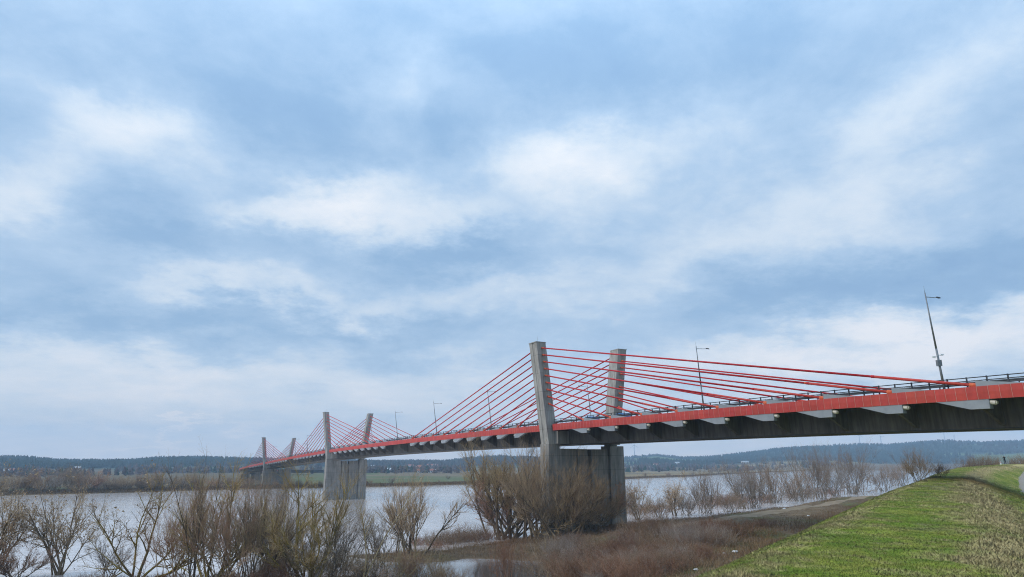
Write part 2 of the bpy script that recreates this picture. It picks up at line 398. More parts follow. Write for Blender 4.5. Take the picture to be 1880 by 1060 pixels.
def dryness(X, Y, t):
    n1 = fbm(X * .8, Y * .8, 41, 4); n2 = fbm(X * 3.6, Y * 3.6, 43, 3)
    right = np.exp(-((t - 2.9) / 1.5) ** 2) * 1.1
    left = np.exp(-((t + 1.5) / .5) ** 2) * .5
    far = sstep(35, 80, np.hypot(X, Y)) * .05
    return np.clip((n1 - .5) * 1.5 + (n2 - .5) * 1.3 - .05 + right + left + far - .10 * np.exp(-(t / 1.2) ** 2), 0, 1)
def turf_color(X, Y, t):
    d = dryness(X, Y, t)[..., None]; g = fbm(X * 1.1, Y * 1.1, 51, 3)[..., None]
    g = sstep(.3, .7, .6 * g + .4 * fbm(X * 4.5, Y * 4.5, 53, 3)[..., None])
    green = np.array([.225, .225, .034]) * (1 - g) + np.array([.115, .165, .015]) * g
    dry = np.array([.42, .315, .135])
    c = green * (1 - d) + dry * d
    wear = (sstep(.66, .74, fbm(X * .28, Y * .28, 77, 3)) * np.exp(-(t / 2.0) ** 2))[..., None]      # trodden earth
    c = c * (1 - .5 * wear) + np.array([.20, .14, .085]) * .5 * wear
    return c
def ground_color(X, Y):
    n = fbm(X * .06, Y * .06, 61, 4)[..., None]; n2 = fbm(X * .3, Y * .3, 63, 3)[..., None]
    c = np.array([.105, .068, .040]) * (1 - n) + np.array([.155, .105, .058]) * n
    moss = sstep(.52, .66, fbm(X * .07 + 3, Y * .07, 66, 3))[..., None]
    c = c * (1 - .6 * moss) + np.array([.085, .10, .025]) * .6 * moss
    return c * (.8 + .4 * n2)
def far_color(X, Y):
    r = np.hypot(X, Y); az = np.arctan2(X, Y); rs = np.interp(az, sh_az, sh_r); d = (r - rs)[..., None]
    R = ridge_r(az)
    n = fbm(X * .012, Y * .012, 71, 3)[..., None]
    bank = np.array([.13, .085, .045]) * (1 - n) + np.array([.19, .12, .06]) * n
    meadow = np.array([.095, .110, .042]) * (1 - n) + np.array([.135, .128, .058]) * n
    stub = np.array([.24, .17, .085]) * (.8 + .4 * n)
    west = sstep(.10, .17, az)[..., None]
    lefty = (1 - sstep(-.34, -.22, az))[..., None]
    meadow = meadow * (1 - .85 * lefty * (n > .36)) + np.array([.13, .09, .05]) * .85 * lefty * (n > .36)
    field = meadow * (1 - west) + stub * west
    c = bank * (1 - sstep(18, 42, d + (n - .5) * 30)) + field * sstep(18, 42, d + (n - .5) * 30)
    strip = sstep(.54, .58, fbm(X * .002, Y * .006, 73, 2))[..., None] * sstep(150, 200, d)
    c = c * (1 - strip) + np.array([.17, .125, .07]) * strip
    wood = sstep(.60, .70, r / R)[..., None]
    fl = fbm(X * .0035, Y * .0035, 75, 3)[..., None]
    wcol = np.where(fl > .60, np.array([.12, .15, .06]), np.array([.035, .045, .028]))
    return c * (1 - wood) + wcol * wood

isfar = (RG > 240) & (np.abs(AG) < 1.25) & (far_ground(GX, GY) >= GH - .01)
dk = (~isfar) & ((GT > -17) & (GT < 60) & (RG < 1500))
prof_l = dike_coords(GX, GY)[1]
dikemask = (~isfar) & (((GT > 0) & (GT < 300)) | ((GT <= 0) & (GH > near_ground(GX, GY) + .55) & (GT > -18)))
TC = ground_color(GX, GY)
TC = np.where(dikemask[..., None], turf_color(GX, GY, GT), TC)
fringe = np.exp(-((GT + 14.5) / 2.2) ** 2)[..., None] * (~dikemask[..., None]) * (~isfar[..., None])
TC = TC * (1 - .5 * fringe) + np.array([.17, .115, .075]) * .5 * fringe
TC = np.where(isfar[..., None], far_color(GX, GY), TC)
# a dark line tinted into the turf where the dike's crown steps up again beyond the bridge
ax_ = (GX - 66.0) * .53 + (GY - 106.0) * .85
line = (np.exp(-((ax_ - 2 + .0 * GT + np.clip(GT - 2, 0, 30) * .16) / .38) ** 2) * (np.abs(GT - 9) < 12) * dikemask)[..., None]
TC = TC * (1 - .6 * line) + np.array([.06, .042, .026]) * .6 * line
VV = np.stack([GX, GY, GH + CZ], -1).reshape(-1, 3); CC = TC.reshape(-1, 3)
idx = np.arange(nr * na).reshape(nr, na)
q = np.stack([idx[:-1], np.roll(idx, -1, 1)[:-1], np.roll(idx, -1, 1)[1:], idx[1:]], -1)      # (nr-1, na, 4)
zone = np.where(isfar & (RG > .55 * ridge_r(AG)), 2, np.where(dikemask, 1, 0))
zq = zone[:-1]
for zi, nm, mt in ((0, 'ground', 'ground'), (1, 'dike', 'turf'), (2, 'hills', 'hills')):
    qq = q[zq == zi].reshape(-1, 4)
    used = np.unique(qq); remap = np.zeros(nr * na, np.int64); remap[used] = np.arange(len(used))
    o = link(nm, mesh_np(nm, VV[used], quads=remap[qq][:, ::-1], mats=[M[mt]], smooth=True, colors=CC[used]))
    tag(o, kind='structure')

# ------------------------------------------------------------------ water
wr = np.concatenate([[20.], np.geomspace(40, 4300, 150)]); wa = np.radians(np.arange(-75, 75.1, 1.0))
WR, WA = np.meshgrid(wr, wa, indexing='ij'); WX = WR * np.sin(WA); WY = WR * np.cos(WA)
calm = 1 - .95 * np.exp(-(((WX + 7) / 20) ** 4 + ((WY - 113) / 17) ** 4))
wi = np.arange(WX.size).reshape(WX.shape)
wq = np.stack([wi[:-1, :-1], wi[:-1, 1:], wi[1:, 1:], wi[1:, :-1]], -1).reshape(-1, 4)[:, ::-1]
river = link('river', mesh_np('river', np.stack([WX, WY, 0 * WX], -1), quads=wq, mats=[M['water']], smooth=True, colors=np.repeat(calm.reshape(-1, 1), 3, 1)))
tag(river, kind='structure')

# ------------------------------------------------------------------ path and road (draped ribbons)
def ribbon(name, pts, w, mat, lift):
    P = np.array(pts, float); s = np.concatenate([[0], np.cumsum(np.hypot(*np.diff(P, axis=0).T))])
    u = np.arange(0, s[-1], 1.2)
    k = np.ones(9) / 9
    X = np.interp(u, s, P[:, 0]); Y = np.interp(u, s, P[:, 1])
    X[4:-4] = np.convolve(X, k, 'valid'); Y[4:-4] = np.convolve(Y, k, 'valid')
    tx = np.gradient(X); ty = np.gradient(Y); L = np.hypot(tx, ty); nx, ny = ty / L, -tx / L
    rows = []
    offs = np.linspace(-.5, .5, 7)
    for o in offs:
        ww = w * (1 + .25 * (fbm(u * .3, u * 0 + o, 90, 2) - .5))
        x = X + nx * o * ww; y = Y + ny * o * ww
        e = lift - .10 * (abs(o) > .45)
        rows.append(np.stack([x, y, height(x, y)[0] + CZ + e], -1))
    R = np.stack(rows, 1); i = np.arange(R.shape[0] * 7).reshape(-1, 7)
    qd = np.stack([i[:-1, :-1], i[:-1, 1:], i[1:, 1:], i[1:, :-1]], -1).reshape(-1, 4)
    o = link(name, mesh_np(name, R.reshape(-1, 3), quads=qd, mats=[mat], smooth=True))
    return tag(o, kind='structure')
path_px = [(1165, 966), (1230, 957), (1300, 946.5), (1360, 940), (1420, 932.5), (1480, 924), (1530, 915), (1575, 907)]
PATHP = [(22.9, 131.8), (29.9, 133.5), (38.3, 137.6), (46.6, 143.4), (56.4, 151.9), (68.9, 165), (85.3, 187), (104.6, 213), (150, 248)]
def seg_dist(X, Y, P):
    d = np.full(np.shape(X), 1e9)
    for (ax, ay), (bx, by) in zip(P[:-1], P[1:]):
        u = np.clip(((X - ax) * (bx - ax) + (Y - ay) * (by - ay)) / ((bx - ax) ** 2 + (by - ay) ** 2), 0, 1)
        d = np.minimum(d, np.hypot(X - ax - u * (bx - ax), Y - ay - u * (by - ay)))
    return d
ribbon('path', PATHP, 4.4, M['sand'], .10)
ROADP = [hit(x, y, 300)[:2] for x, y in ((1965, 952), (1930, 928), (1908, 908), (1899, 890), (1905, 875), (1925, 866))]
def extend(P, d0, d1):
    P = [np.array(p) for p in P]; a = P[0] - P[1]; b = P[-1] - P[-2]
    return [P[0] + a / np.hypot(*a) * d0] + P + [P[-1] + b / np.hypot(*b) * d1]
ribbon('road', extend(ROADP, 45, 40), 4.2, M['road'], .10)

# ------------------------------------------------------------------ the bridge
VR = ray(274, YH); BD = np.array([VR[0], VR[1]]) / math.hypot(VR[0], VR[1])        # along, away from the camera
BN = np.array([BD[1], -BD[0]])                                                      # across, to the right
OFF = 74.59; BW = 17.0; BEND = 668.0; BR = 460.0
ZT = [(-60, 5.6), (0, 6.9), (36, 7.55), (62, 7.82), (96, 7.92), (128, 7.9), (170, 7.85), (220, 7.55), (270, 7.0), (335, 5.95), (440, 3.35), (537, .42), (626, -2.3), (690, -4.7), (760, -7.2), (1000, -9.0), (1500, -10)]
_u = np.arange(-60, 1500, 1.0); _z = np.interp(_u, *np.array(ZT).T); _k = np.hanning(45); _k /= _k.sum()
_z = np.convolve(np.pad(_z, 22, mode='edge'), _k, 'valid')
def ztop(u): return float(np.interp(u, _u, _z)) + CZ
def bp(u, o, z=0.0):
    """point at distance u along the deck's left edge, o metres to the right of it, z above its top"""
    zz = ztop(u) + z
    if u <= BEND:
        p = BN * (OFF + o) + BD * u
    else:
        a = (u - BEND) / BR; c = BN * (OFF + BR) + BD * BEND
        p = c + (-BN * math.cos(a) + BD * math.sin(a)) * (BR - o)
    return (p[0], p[1], zz)
PY = [128.4, 334.6, 536.6]
bridge = empty('cable_stayed_bridge', bp(PY[0], BW / 2, -ztop(PY[0])))
tag(bridge, 'long concrete bridge with red edge panels, red stay cables and three pairs of leaning pylons', 'bridge')
bo = Vector(bridge.location)
def part(mb, name, mats, parent=None, smooth=False):
    o = mb.build(name, mats, parent or bridge, None, smooth)
    o.matrix_parent_inverse = Matrix.Translation(-bo) if (parent is None or parent is bridge) else Matrix.Identity(4)
    return o
def part_me(me, name, parent=None):
    o = link(name, me, parent or bridge); o.matrix_parent_inverse = Matrix.Translation(-bo); return o
def stations(a, b, step):
    n = max(1, int(round((b - a) / step))); return [a + (b - a) * i / n for i in range(n + 1)]
def sweep(mb, a, b, prof, step=4.0, closed=True, caps=True):
    st = stations(a, b, step); i0 = len(mb.V); n = len(prof)
    for u in st:
        for (o, z) in prof: mb.V.append(bp(u, o, z))
    for k in range(len(st) - 1):
        for j in range(n if closed else n - 1):
            a0 = i0 + k * n + j; a1 = i0 + k * n + (j + 1) % n
            mb.F.append((a0, a0 + n, a1 + n, a1)); mb.M.append(mb.mi)
    if caps and closed:
        mb.F.append(tuple(i0 + j for j in range(n))); mb.M.append(mb.mi)
        e = i0 + (len(st) - 1) * n; mb.F.append(tuple(e + j for j in range(n - 1, -1, -1))); mb.M.append(mb.mi)
U0, U1 = -50.0, 1150.0
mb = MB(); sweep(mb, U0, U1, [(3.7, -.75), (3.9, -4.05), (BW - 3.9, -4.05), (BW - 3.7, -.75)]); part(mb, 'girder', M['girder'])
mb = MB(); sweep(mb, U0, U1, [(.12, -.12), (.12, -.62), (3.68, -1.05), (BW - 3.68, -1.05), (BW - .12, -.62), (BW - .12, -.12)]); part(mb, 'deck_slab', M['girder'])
mb = MB(); sweep(mb, U0, U1, [(1.9, -.118), (1.9, -.09), (BW / 2, .02), (BW - 1.9, -.09), (BW - 1.9, -.118)]); part(mb, 'roadway', M['asphalt'])
mb = MB(); mb.V = []
# drain lip along the girder's lower edge
sweep(mb, U0, U1, [(3.86, -4.052), (3.86, -4.14), (4.2, -4.14), (4.2, -4.052)]); part(mb, 'drip_edge', M['lampdark'])

rngb = np.random.default_rng(3)
def fascia(a, b, side):
    V = []; Q = []; C = []
    def o(x): return -x if side < 0 else BW + x
    st = stations(a, b, 1.08)
    for u0, u1 in zip(st[:-1], st[1:]):
        base = np.array([.475, .052, .037]) * (1 + rngb.normal(0, .055)); base[1] *= 1 + rngb.normal(0, .08)
        e = .022
        for (x0, z0, x1, z1) in ((.12, 0, .12, -.62), (.12, -.62, .06, -1.33)):
            i = len(V); V += [bp(u0 + e, o(x0), z0), bp(u1 - e, o(x0), z0), bp(u1 - e, o(x1), z1), bp(u0 + e, o(x1), z1)]
            Q.append((i, i + 1, i + 2, i + 3)); C += [base] * 4
    fm = [0] * len(Q)
    back = np.array([.60, .36, .30])                         # pale backing seen in the seams, top and lower lips
    for u0, u1 in zip(st[:-1], st[1:]):
        for (x0, z0, x1, z1) in ((.10, -.01, .10, -.62), (.10, -.62, .04, -1.32), (.10, -.01, -.12, -.01), (.04, -1.32, -.12, -1.32), (-.12, -.01, -.12, -1.32)):
            i = len(V); V += [bp(u0, o(x0), z0), bp(u1, o(x0), z0), bp(u1, o(x1), z1), bp(u0, o(x1), z1)]
            Q.append((i, i + 1, i + 2, i + 3)); C += [back] * 4; fm.append(0)
    part_me(mesh_np('fascia_panels', V, quads=Q, mats=[M['fascia']], colors=np.array(C)), 'fascia_panels')
cuts = [(U0, PY[0] - 2.4)] + [(PY[i] + 2.1, PY[i + 1] - 2.4) for i in range(2)] + [(PY[2] + 2.1, 900)]
for a, b in cuts:
    fascia(a, b, -1); fascia(a, b, 1)

SPC = 9.18; FIRST = 14.2; NC = 9
def fin(u, side, dirn):
    """pale anchor fin that passes through the deck edge; dirn = towards which way the cable leaves the pylon"""
    mb = MB(); w0, w1 = (-.02, .62) if side < 0 else (BW - .62, BW + .02)
    pr = [(-1.1, .50), (1.2 + 2.2, -.10), (1.2 + 1.2, -.60), (1.35, -2.28), (-.55, -2.30), (-4.3, -1.28), (-3.4, -.6)]
    # outline: tall face at the cable entry (+), tail falling away beyond the anchor
    pr = [(0.0, .62), (5.0, -.04), (5.0, -.40), (1.0, -1.28), (1.0, -2.28), (-.9, -2.28), (-4.5, -1.30), (-4.5, -1.0), (0.0, -.30)]
    ring0 = [bp(u + dirn * x, w0, z) for x, z in pr]; ring1 = [bp(u + dirn * x, w1, z) for x, z in pr]
    mb.prism(ring0, ring1)
    f = part(mb, 'anchor_fin', M['fin'])
    mb = MB(); om = (w0 + w1) / 2
    mb.tube(bp(u + dirn * .98, om, -1.62), bp(u + dirn * 1.5, om, -1.70), .24, .24, 10); mb.tube(bp(u + dirn * 1.5, om, -1.70), bp(u + dirn * 1.62, om, -1.72), .17, .17, 10)
    o = mb.build('anchor_head', M['pale'], f); o.matrix_parent_inverse = Matrix.Identity(4)
def strut(u, side):
    mb = MB(); s = (lambda o: o) if side < 0 else (lambda o: BW - o)
    pr = [(.64, -.70), (3.70, -1.06), (3.88, -3.85), (3.3, -3.72), (.64, -2.24)]
    mb.prism([bp(u - .2, s(o), z) for o, z in pr], [bp(u + .2, s(o), z) for o, z in pr]); part(mb, 'cross_rib', M['girder'])

TOPH = 17.35; LEAN = 2.25
def pylon(ip, side):
    u0 = PY[ip]; zb = -4.05; mb = MB()
    sg = -1 if side < 0 else 1
    oc = 0.0 if side < 0 else BW
    sec = [(1.15, -1.6), (1.15, 1.6), (-1.15, 1.6), (-1.15, .45), (-1.0, .32), (-1.0, -.32), (-1.15, -.45), (-1.15, -1.6)]
    def ring(z, k=1.0):
        lean = LEAN * (z / TOPH)
        return [bp(u0 + s, oc + sg * (lean - o * k) * 1.0, z + (ztop(u0) - ztop(u0 + s))) for o, s in sec]
    zs = [zb, -1.2, 4, 8, 12, TOPH]
    i0 = len(mb.V); n = len(sec)
    for z in zs: mb.V += ring(z)
    for k in range(len(zs) - 1):
        for j in range(n):
            a0 = i0 + k * n + j; a1 = i0 + k * n + (j + 1) % n
            f = (a0, a1, a1 + n, a0 + n) if side < 0 else (a1, a0, a0 + n, a1 + n)
            mb.F.append(f); mb.M.append(0)
    mb.F.append(tuple(range(i0 + (len(zs) - 1) * n, i0 + len(zs) * n))); mb.M.append(0)
    p = part(mb, 'pylon', M['concrete'])
    # drip cap at the top
    mb = MB(); cs = [(1.2, -1.66), (1.2, 1.66), (-1.25, 1.66), (-1.25, -1.66)]
    def cring(z): return [bp(u0 + s, oc + sg * (LEAN * z / TOPH - o), z) for o, s in cs]
    mb.prism(cring(TOPH - .02), cring(TOPH + .14)); o = mb.build('pylon_cap', M['concrete'], p)
    o.matrix_parent_inverse = Matrix.Identity(4)
    mb = MB(); a = bp(u0, oc + sg * LEAN, TOPH + .14); mb.tube(a, (a[0], a[1], a[2] + 1.5), .03, .012, 5)
    mb.build('lightning_rod', M['galv'], p)
    for dirn in (-1, 1):
        for i in range(NC):
            u = u0 + dirn * (FIRST + SPC * i)
            if u > 640: continue
            zp = 4.45 + 1.47 * i; od = .30 if side < 0 else BW - .30
            op = oc + sg * (LEAN * zp / TOPH - .05)
            a = np.array(bp(u0 + dirn * 1.2, op, zp)); b = np.array(bp(u - dirn * .0, od, .10))
            mb = MB()
            L = np.linalg.norm(b - a); d = (b - a) / L
            tl = min(.22 * L, 11.5)
            mb.mi = 0; mb.tube(a, b - d * tl, .135, .135, 8)
            mb.mi = 3; mb.tube(b - d * tl, b, .16, .16, 8)
            mb.mi = 1; mb.tube(a, a + d * 1.3, .23, .17, 8); mb.tube(b - d * .75, b + d * .1, .24, .26, 8)
            if (i * 7 + ip * 3) % 3:
                f0 = .35 + .08 * (i % 4); mb.tube(b - d * tl * f0, b - d * (tl * f0 - .5), .156, .156, 8); 
                mb.tube(b - d * tl * (f0 + .45), b - d * (tl * (f0 + .45) - .3), .156, .156, 8)
            mb.mi = 2; mb.tube(b - d * tl - d * .2, b - d * tl + d * .2, .17, .17, 8)
            o = mb.build('stay_cable', [M['cable'], M['socket'], M['cable'], M['worn']], p, None, True)
            o.matrix_parent_inverse = Matrix.Identity(4)
    return p
for ip in range(3):
    for side in (-1, 1): pylon(ip, side)
    for dirn in (-1, 1):
        for i in range(NC):
            u = PY[ip] + dirn * (FIRST + SPC * i)
            if u > 640: continue
            fin(u, -1, dirn); strut(u, -1)
            if ip < 2 and not (ip == 1 and dirn > 0): fin(u, 1, dirn)
for u in [PY[0] + 98.0 + 4, PY[0] - 98.0, PY[1] + 102]: strut(u, -1)

def pier(ip):
    u0 = PY[ip]; mb = MB()
    for a, b in ((1.0, 3.88), (BW - 3.88, BW - 1.0)):
        mb = MB(); mb.prism([bp(u0 - 2.6, o, z) for o, z in ((a, -1.4), (b, -1.4), (b, -4.0), (a, -4.0))], [bp(u0 + 2.6, o, z) for o, z in ((a, -1.4), (b, -1.4), (b, -4.0), (a, -4.0))])
        part(mb, 'diaphragm', M['concrete'])
    mb = MB(); zb = -ztop(u0) - 3.0                       # down to below water
    def blk(o0, o1, s, z0, z1, flare=0.0):
        b = [bp(u0 - s - flare, o0 - flare, 0), bp(u0 - s - flare, o1 + flare, 0), bp(u0 + s + flare, o1 + flare, 0), bp(u0 + s + flare, o0 - flare, 0)]
        t = [bp(u0 - s, o0, 0), bp(u0 - s, o1, 0), bp(u0 + s, o1, 0), bp(u0 + s, o0, 0)]
        zt = ztop(u0)
        mb.hexa([(p[0], p[1], zt + z0) for p in b], [(p[0], p[1], zt + z1) for p in t])
    blk(-.75, 1.9, 1.75, zb, -4.06, .15); blk(1.91, 6.1, 1.7, zb, -5.0, .15); blk(14.8, 18.4, 1.75, zb, -4.35, .15)
    blk(15.4, 17.0, 1.3, -4.34, -4.06)
    for (a, b) in ((6.45, 8.9), (10.0, 12.5), (12.75, 14.35)):
        blk(a, b, 1.68 if a != 12.75 else 1.35, zb, -5.05, .1)
    blk(6.11, 14.79, 1.2, zb, -6.5, .1)
    part(mb, 'pier', M['pier'])
for ip in range(3): pier(ip)
for u in (666, 740):
    mb = MB()
    for o0 in (1.2, 10.6):
        b = [bp(u - 1.2, o0, 0), bp(u - 1.2, o0 + 4.6, 0), bp(u + 1.2, o0 + 4.6, 0), bp(u + 1.2, o0, 0)]
        mb.hexa([(p[0], p[1], -2) for p in b], [(p[0], p[1], ztop(u) - 4.08) for p in b])
    part(mb, 'pier', M['pier'])

# railings
def rail_posts(mb, a, b, o, step, h, w):
    for u in stations(a, b, step):
        p0 = [bp(u - w, o - w, -.12), bp(u - w, o + w, -.12), bp(u + w, o + w, -.12), bp(u + w, o - w, -.12)]
        p1 = [(p[0], p[1], p[2] + h) for p in p0]; mb.hexa(p0, p1)
mb = MB(); rail_posts(mb, U0, 620, .75, 2.0, 1.22, .06)
for z in (.35, .72, 1.06): sweep(mb, U0, 620, [(.69, z), (.69, z - .09), (.81, z - .09), (.81, z)], 4)
part(mb, 'edge_railing', M['rail'])
mb = MB(); rail_posts(mb, U0, 620, BW - .75, 2.0, 1.30, .045)
for z in (.14, 1.16): sweep(mb, U0, 620, [(BW - .79, z), (BW - .79, z - .06), (BW - .71, z - .06), (BW - .71, z)], 4)
for u in stations(U0, 130, .16) + stations(130.3, 620, .42):
    w = .019 if u < 130 else .03
    b = [bp(u - w, BW - .75 - w, .1), bp(u - w, BW - .75 + w, .1), bp(u + w, BW - .75 + w, .1), bp(u + w, BW - .75 - w, .1)]
    mb.hexa(b, [(p[0], p[1], p[2] + 1.05) for p in b])
part(mb, 'footway_railing', M['rail'])
for o in (2.1, BW - 3.6):
    mb = MB(); rail_posts(mb, U0, 620, o, 4.0, .85, .05)
    sweep(mb, U0, 620, [(o - .03, .72), (o - .07, .62), (o - .03, .55), (o - .07, .47), (o - .03, .40), (o + .0, .40), (o + .0, .72)], 4)
    part(mb, 'crash_barrier', M['rail'])

# street lamps: (base px, base py, top px, top py, offset across the deck, arm pointing, label)
def lamp(u, o, lean, arm, h, name_label, extra=False):
    b = Vector(bp(u, o, -.1)); root = empty('street_lamp', b)
    tag(root, name_label, 'street lamp', 'street lamps along the bridge deck')
    nv = Vector((BN[0], BN[1], 0)); top = nv * (-lean) * h + Vector((0, 0, h))
    mb = MB(); mb.tube((0, 0, 0), top * .42, .13, .105, 10); mb.tube(top * .42, top, .10, .06, 10); mb.tube(top, top * 1.07, .02, .008, 5)
    mb.build('pole', M['galv'], root, None, True)
    a0 = top * .955; av = nv * arm
    a1 = a0 + av * 1.9 + Vector((0, 0, .12)); mb = MB(); mb.tube(a0, a1, .045, .035, 6); mb.build('arm', M['galv'], root, None, True)
    c = a1 + av * .1; t = av * .62; s = Vector((BD[0], BD[1], 0)) * .17
    mb = MB(); mb.hexa([c - s * .5, c + t * .45 - s, c + t - s * .6, c + t + s * .6][:0] or [c - s * .45, c + t - s * .75, c + t + s * .75, c + s * .45],
                       [p + Vector((0, 0, .13)) for p in (c - s * .3, c + t * .8 - s * .4, c + t * .8 + s * .4, c + s * .3)])
    mb.build('lamp_head', M['lampdark'], root)
    if extra:
        mb = MB(); e = top * .275; mb.box(e.x - .22, e.x + .2, e.y - .2, e.y + .2, e.z - .35, e.z + .3); mb.build('control_box', M['galv'], root)
        mb = MB(); e = top * .33; mb.tube(e - nv * .75 + Vector((0, 0, .0)), e + nv * .75 + Vector((0, 0, .35)), .03, .03, 6)
        for sgn, dz in ((-1, 0), (1, .35)):
            c = e + nv * .75 * sgn + Vector((0, 0, dz)); mb.box(c.x - .16, c.x + .16, c.y - .1, c.y + .1, c.z - .08, c.z + .08)
        mb.build('camera_bracket', M['white'], root)
    return root
LAMPS = [(44.2, .35, .078, 1, 10.7, 'tallest grey street lamp, with a box and camera bracket on its pole', True),
         (81.0, .35, .075, 1, 10.0, 'grey street lamp rising behind the red cables right of the nearest pylons', False),
         (136, BW - .4, .115, -1, 10.0, 'grey street lamp between the two nearest pylons, its arm pointing left', False),
         (156.5, .35, .13, 1, 10.0, 'grey street lamp behind the cables just left of the nearest pylons', False),
         (194, .35, .14, 1, 10.0, 'grey street lamp beside the longest cable reaching left from the nearest pylons', False),
         (231, .35, .14, 1, 10.0, 'grey street lamp standing clear between the nearest and the middle pylons', False),
         (318, BW - .4, .10, -1, 10.0, 'thin grey street lamp between the two middle pylons', False),
         (385, .35, .10, 1, 10.0, 'faint grey street lamp just left of the middle pylons', False),
         (420, .35, .10, 1, 10.0, 'faint grey street lamp with its arm showing right of the farthest pylons', False),
         (502, .35, .06, 1, 10.0, 'faint grey street lamp between the two farthest pylons', False),
         (470, BW - .4, .06, -1, 10.0, 'faint grey street lamp right behind the right one of the farthest pylons', False),
         (625, .35, .03, 1, 10.0, 'faintest street lamp at the far end of the bridge left of all pylons', False)]
for L in LAMPS: lamp(*L)

# vans on the deck, glimpsed behind the railing
def car(u, o, label, colour):
    b = bp(u, o, -.05); root = empty('car', b, math.atan2(BD[1], BD[0])); tag(root, label, 'car')
    mb = MB(); pr = [(-2.1, .28), (-2.15, .85), (-1.85, 1.35), (-1.5, 1.45), (.2, 1.45), (1.0, .95), (2.0, .78), (2.1, .28)]
    pr2 = [(x, z) for x, z in pr]
    mb.prism([(x, -.95 + (.12 if z > 1.2 else 0), z) for x, z in pr2], [(x, .95 - (.12 if z > 1.2 else 0), z) for x, z in pr2])
    mb.build('body', M[colour], root)
    mb = MB(); mb.box(-1.6, 1.5, -.965, .965, .42, .62); mb.build('side_stripe', M['cream_paint'], root)
    for y0, y1 in ((-.93, -.9), (.9, .93)):
        mb = MB(); mb.box(-1.5, .45, y0 * .98, y1 * .98, .92, 1.28); mb.build('window', M['glass'], root)
    for x in (-1.35, 1.35):
        for y in (-.85, .85):
            mb = MB(); mb.tube((x, y - .12, .34), (x, y + .12, .34), .34, .34, 14); mb.build('wheel', M['tyre'], root)
car(121.5, 6.2, 'blue car with a cream stripe, partly hidden by the railing beside the left nearest pylon', 'blue_paint')
car(110.5, 6.2, 'second blue car, behind the railing midway between the two nearest pylons', 'blue_paint')

# ------------------------------------------------------------------ bare trees
def unit(v): return v / np.maximum(np.linalg.norm(v, axis=-1, keepdims=True), 1e-9)
def integrate(rng, start, d, length, n, up, wob):
    P = [start]; d = unit(d)
    for i in range(n - 1):
        d = unit(d + np.array([0, 0, up / n]) + rng.normal(0, wob, d.shape))
        P.append(P[-1] + d * (length / (n - 1))[:, None])
    return np.stack(P, 1)
def spawn(rng, P, R, LEN, cnt, t0, t1, ang, ratio, n, up, wob, rr, tip):
    nb, m, _ = P.shape; idx = np.repeat(np.arange(nb), cnt); k = len(idx)
    t = rng.uniform(t0, t1, k) * (m - 1); i = np.minimum(t.astype(int), m - 2); f = (t - i)[:, None]
    st = P[idx, i] * (1 - f) + P[idx, i + 1] * f; tan = unit(P[idx, i + 1] - P[idx, i])
    rp = R[idx, i] * (1 - f[:, 0]) + R[idx, i + 1] * f[:, 0]
    rv = rng.normal(0, 1, (k, 3)); perp = unit(rv - (rv * tan).sum(1, keepdims=True) * tan)
    a = np.radians(rng.normal(ang, ang * .28, k))[:, None]
    d = tan * np.cos(a) + perp * np.sin(a)
    ln = LEN[idx] * ratio * rng.uniform(.55, 1.15, k) * (1.15 - .55 * t / (m - 1))
    C = integrate(rng, st, d, ln, n, up, wob)
    r0 = np.minimum(rp * .8, rr * rng.uniform(.8, 1.25, k)); CR = r0[:, None] * np.linspace(1, tip, n)[None]
    return C, CR, ln
def tubes(sets):
    V = []; Q = []; off = 0
    for P, R, k in sets:
        nb, m, _ = P.shape
        T = np.gradient(P, axis=1); T = unit(T)
        ref = np.where(np.abs(T[:, :1, 2:3]) > .9, np.array([1., 0, 0]), np.array([0, 0, 1.]))
        U = unit(np.cross(T, np.broadcast_to(ref, T.shape))); W = np.cross(T, U)
        an = 2 * np.pi * np.arange(k) / k
        ring = P[:, :, None] + R[:, :, None, None] * (U[:, :, None] * np.cos(an)[None, None, :, None] + W[:, :, None] * np.sin(an)[None, None, :, None])
        V.append(ring.reshape(-1, 3)); ix = (np.arange(nb * m * k).reshape(nb, m, k)) + off
        nx = np.roll(ix, -1, 2)
        Q.append(np.stack([ix[:, :-1], nx[:, :-1], nx[:, 1:], ix[:, 1:]], -1).reshape(-1, 4)); off += nb * m * k
    return np.concatenate(V), np.concatenate(Q)
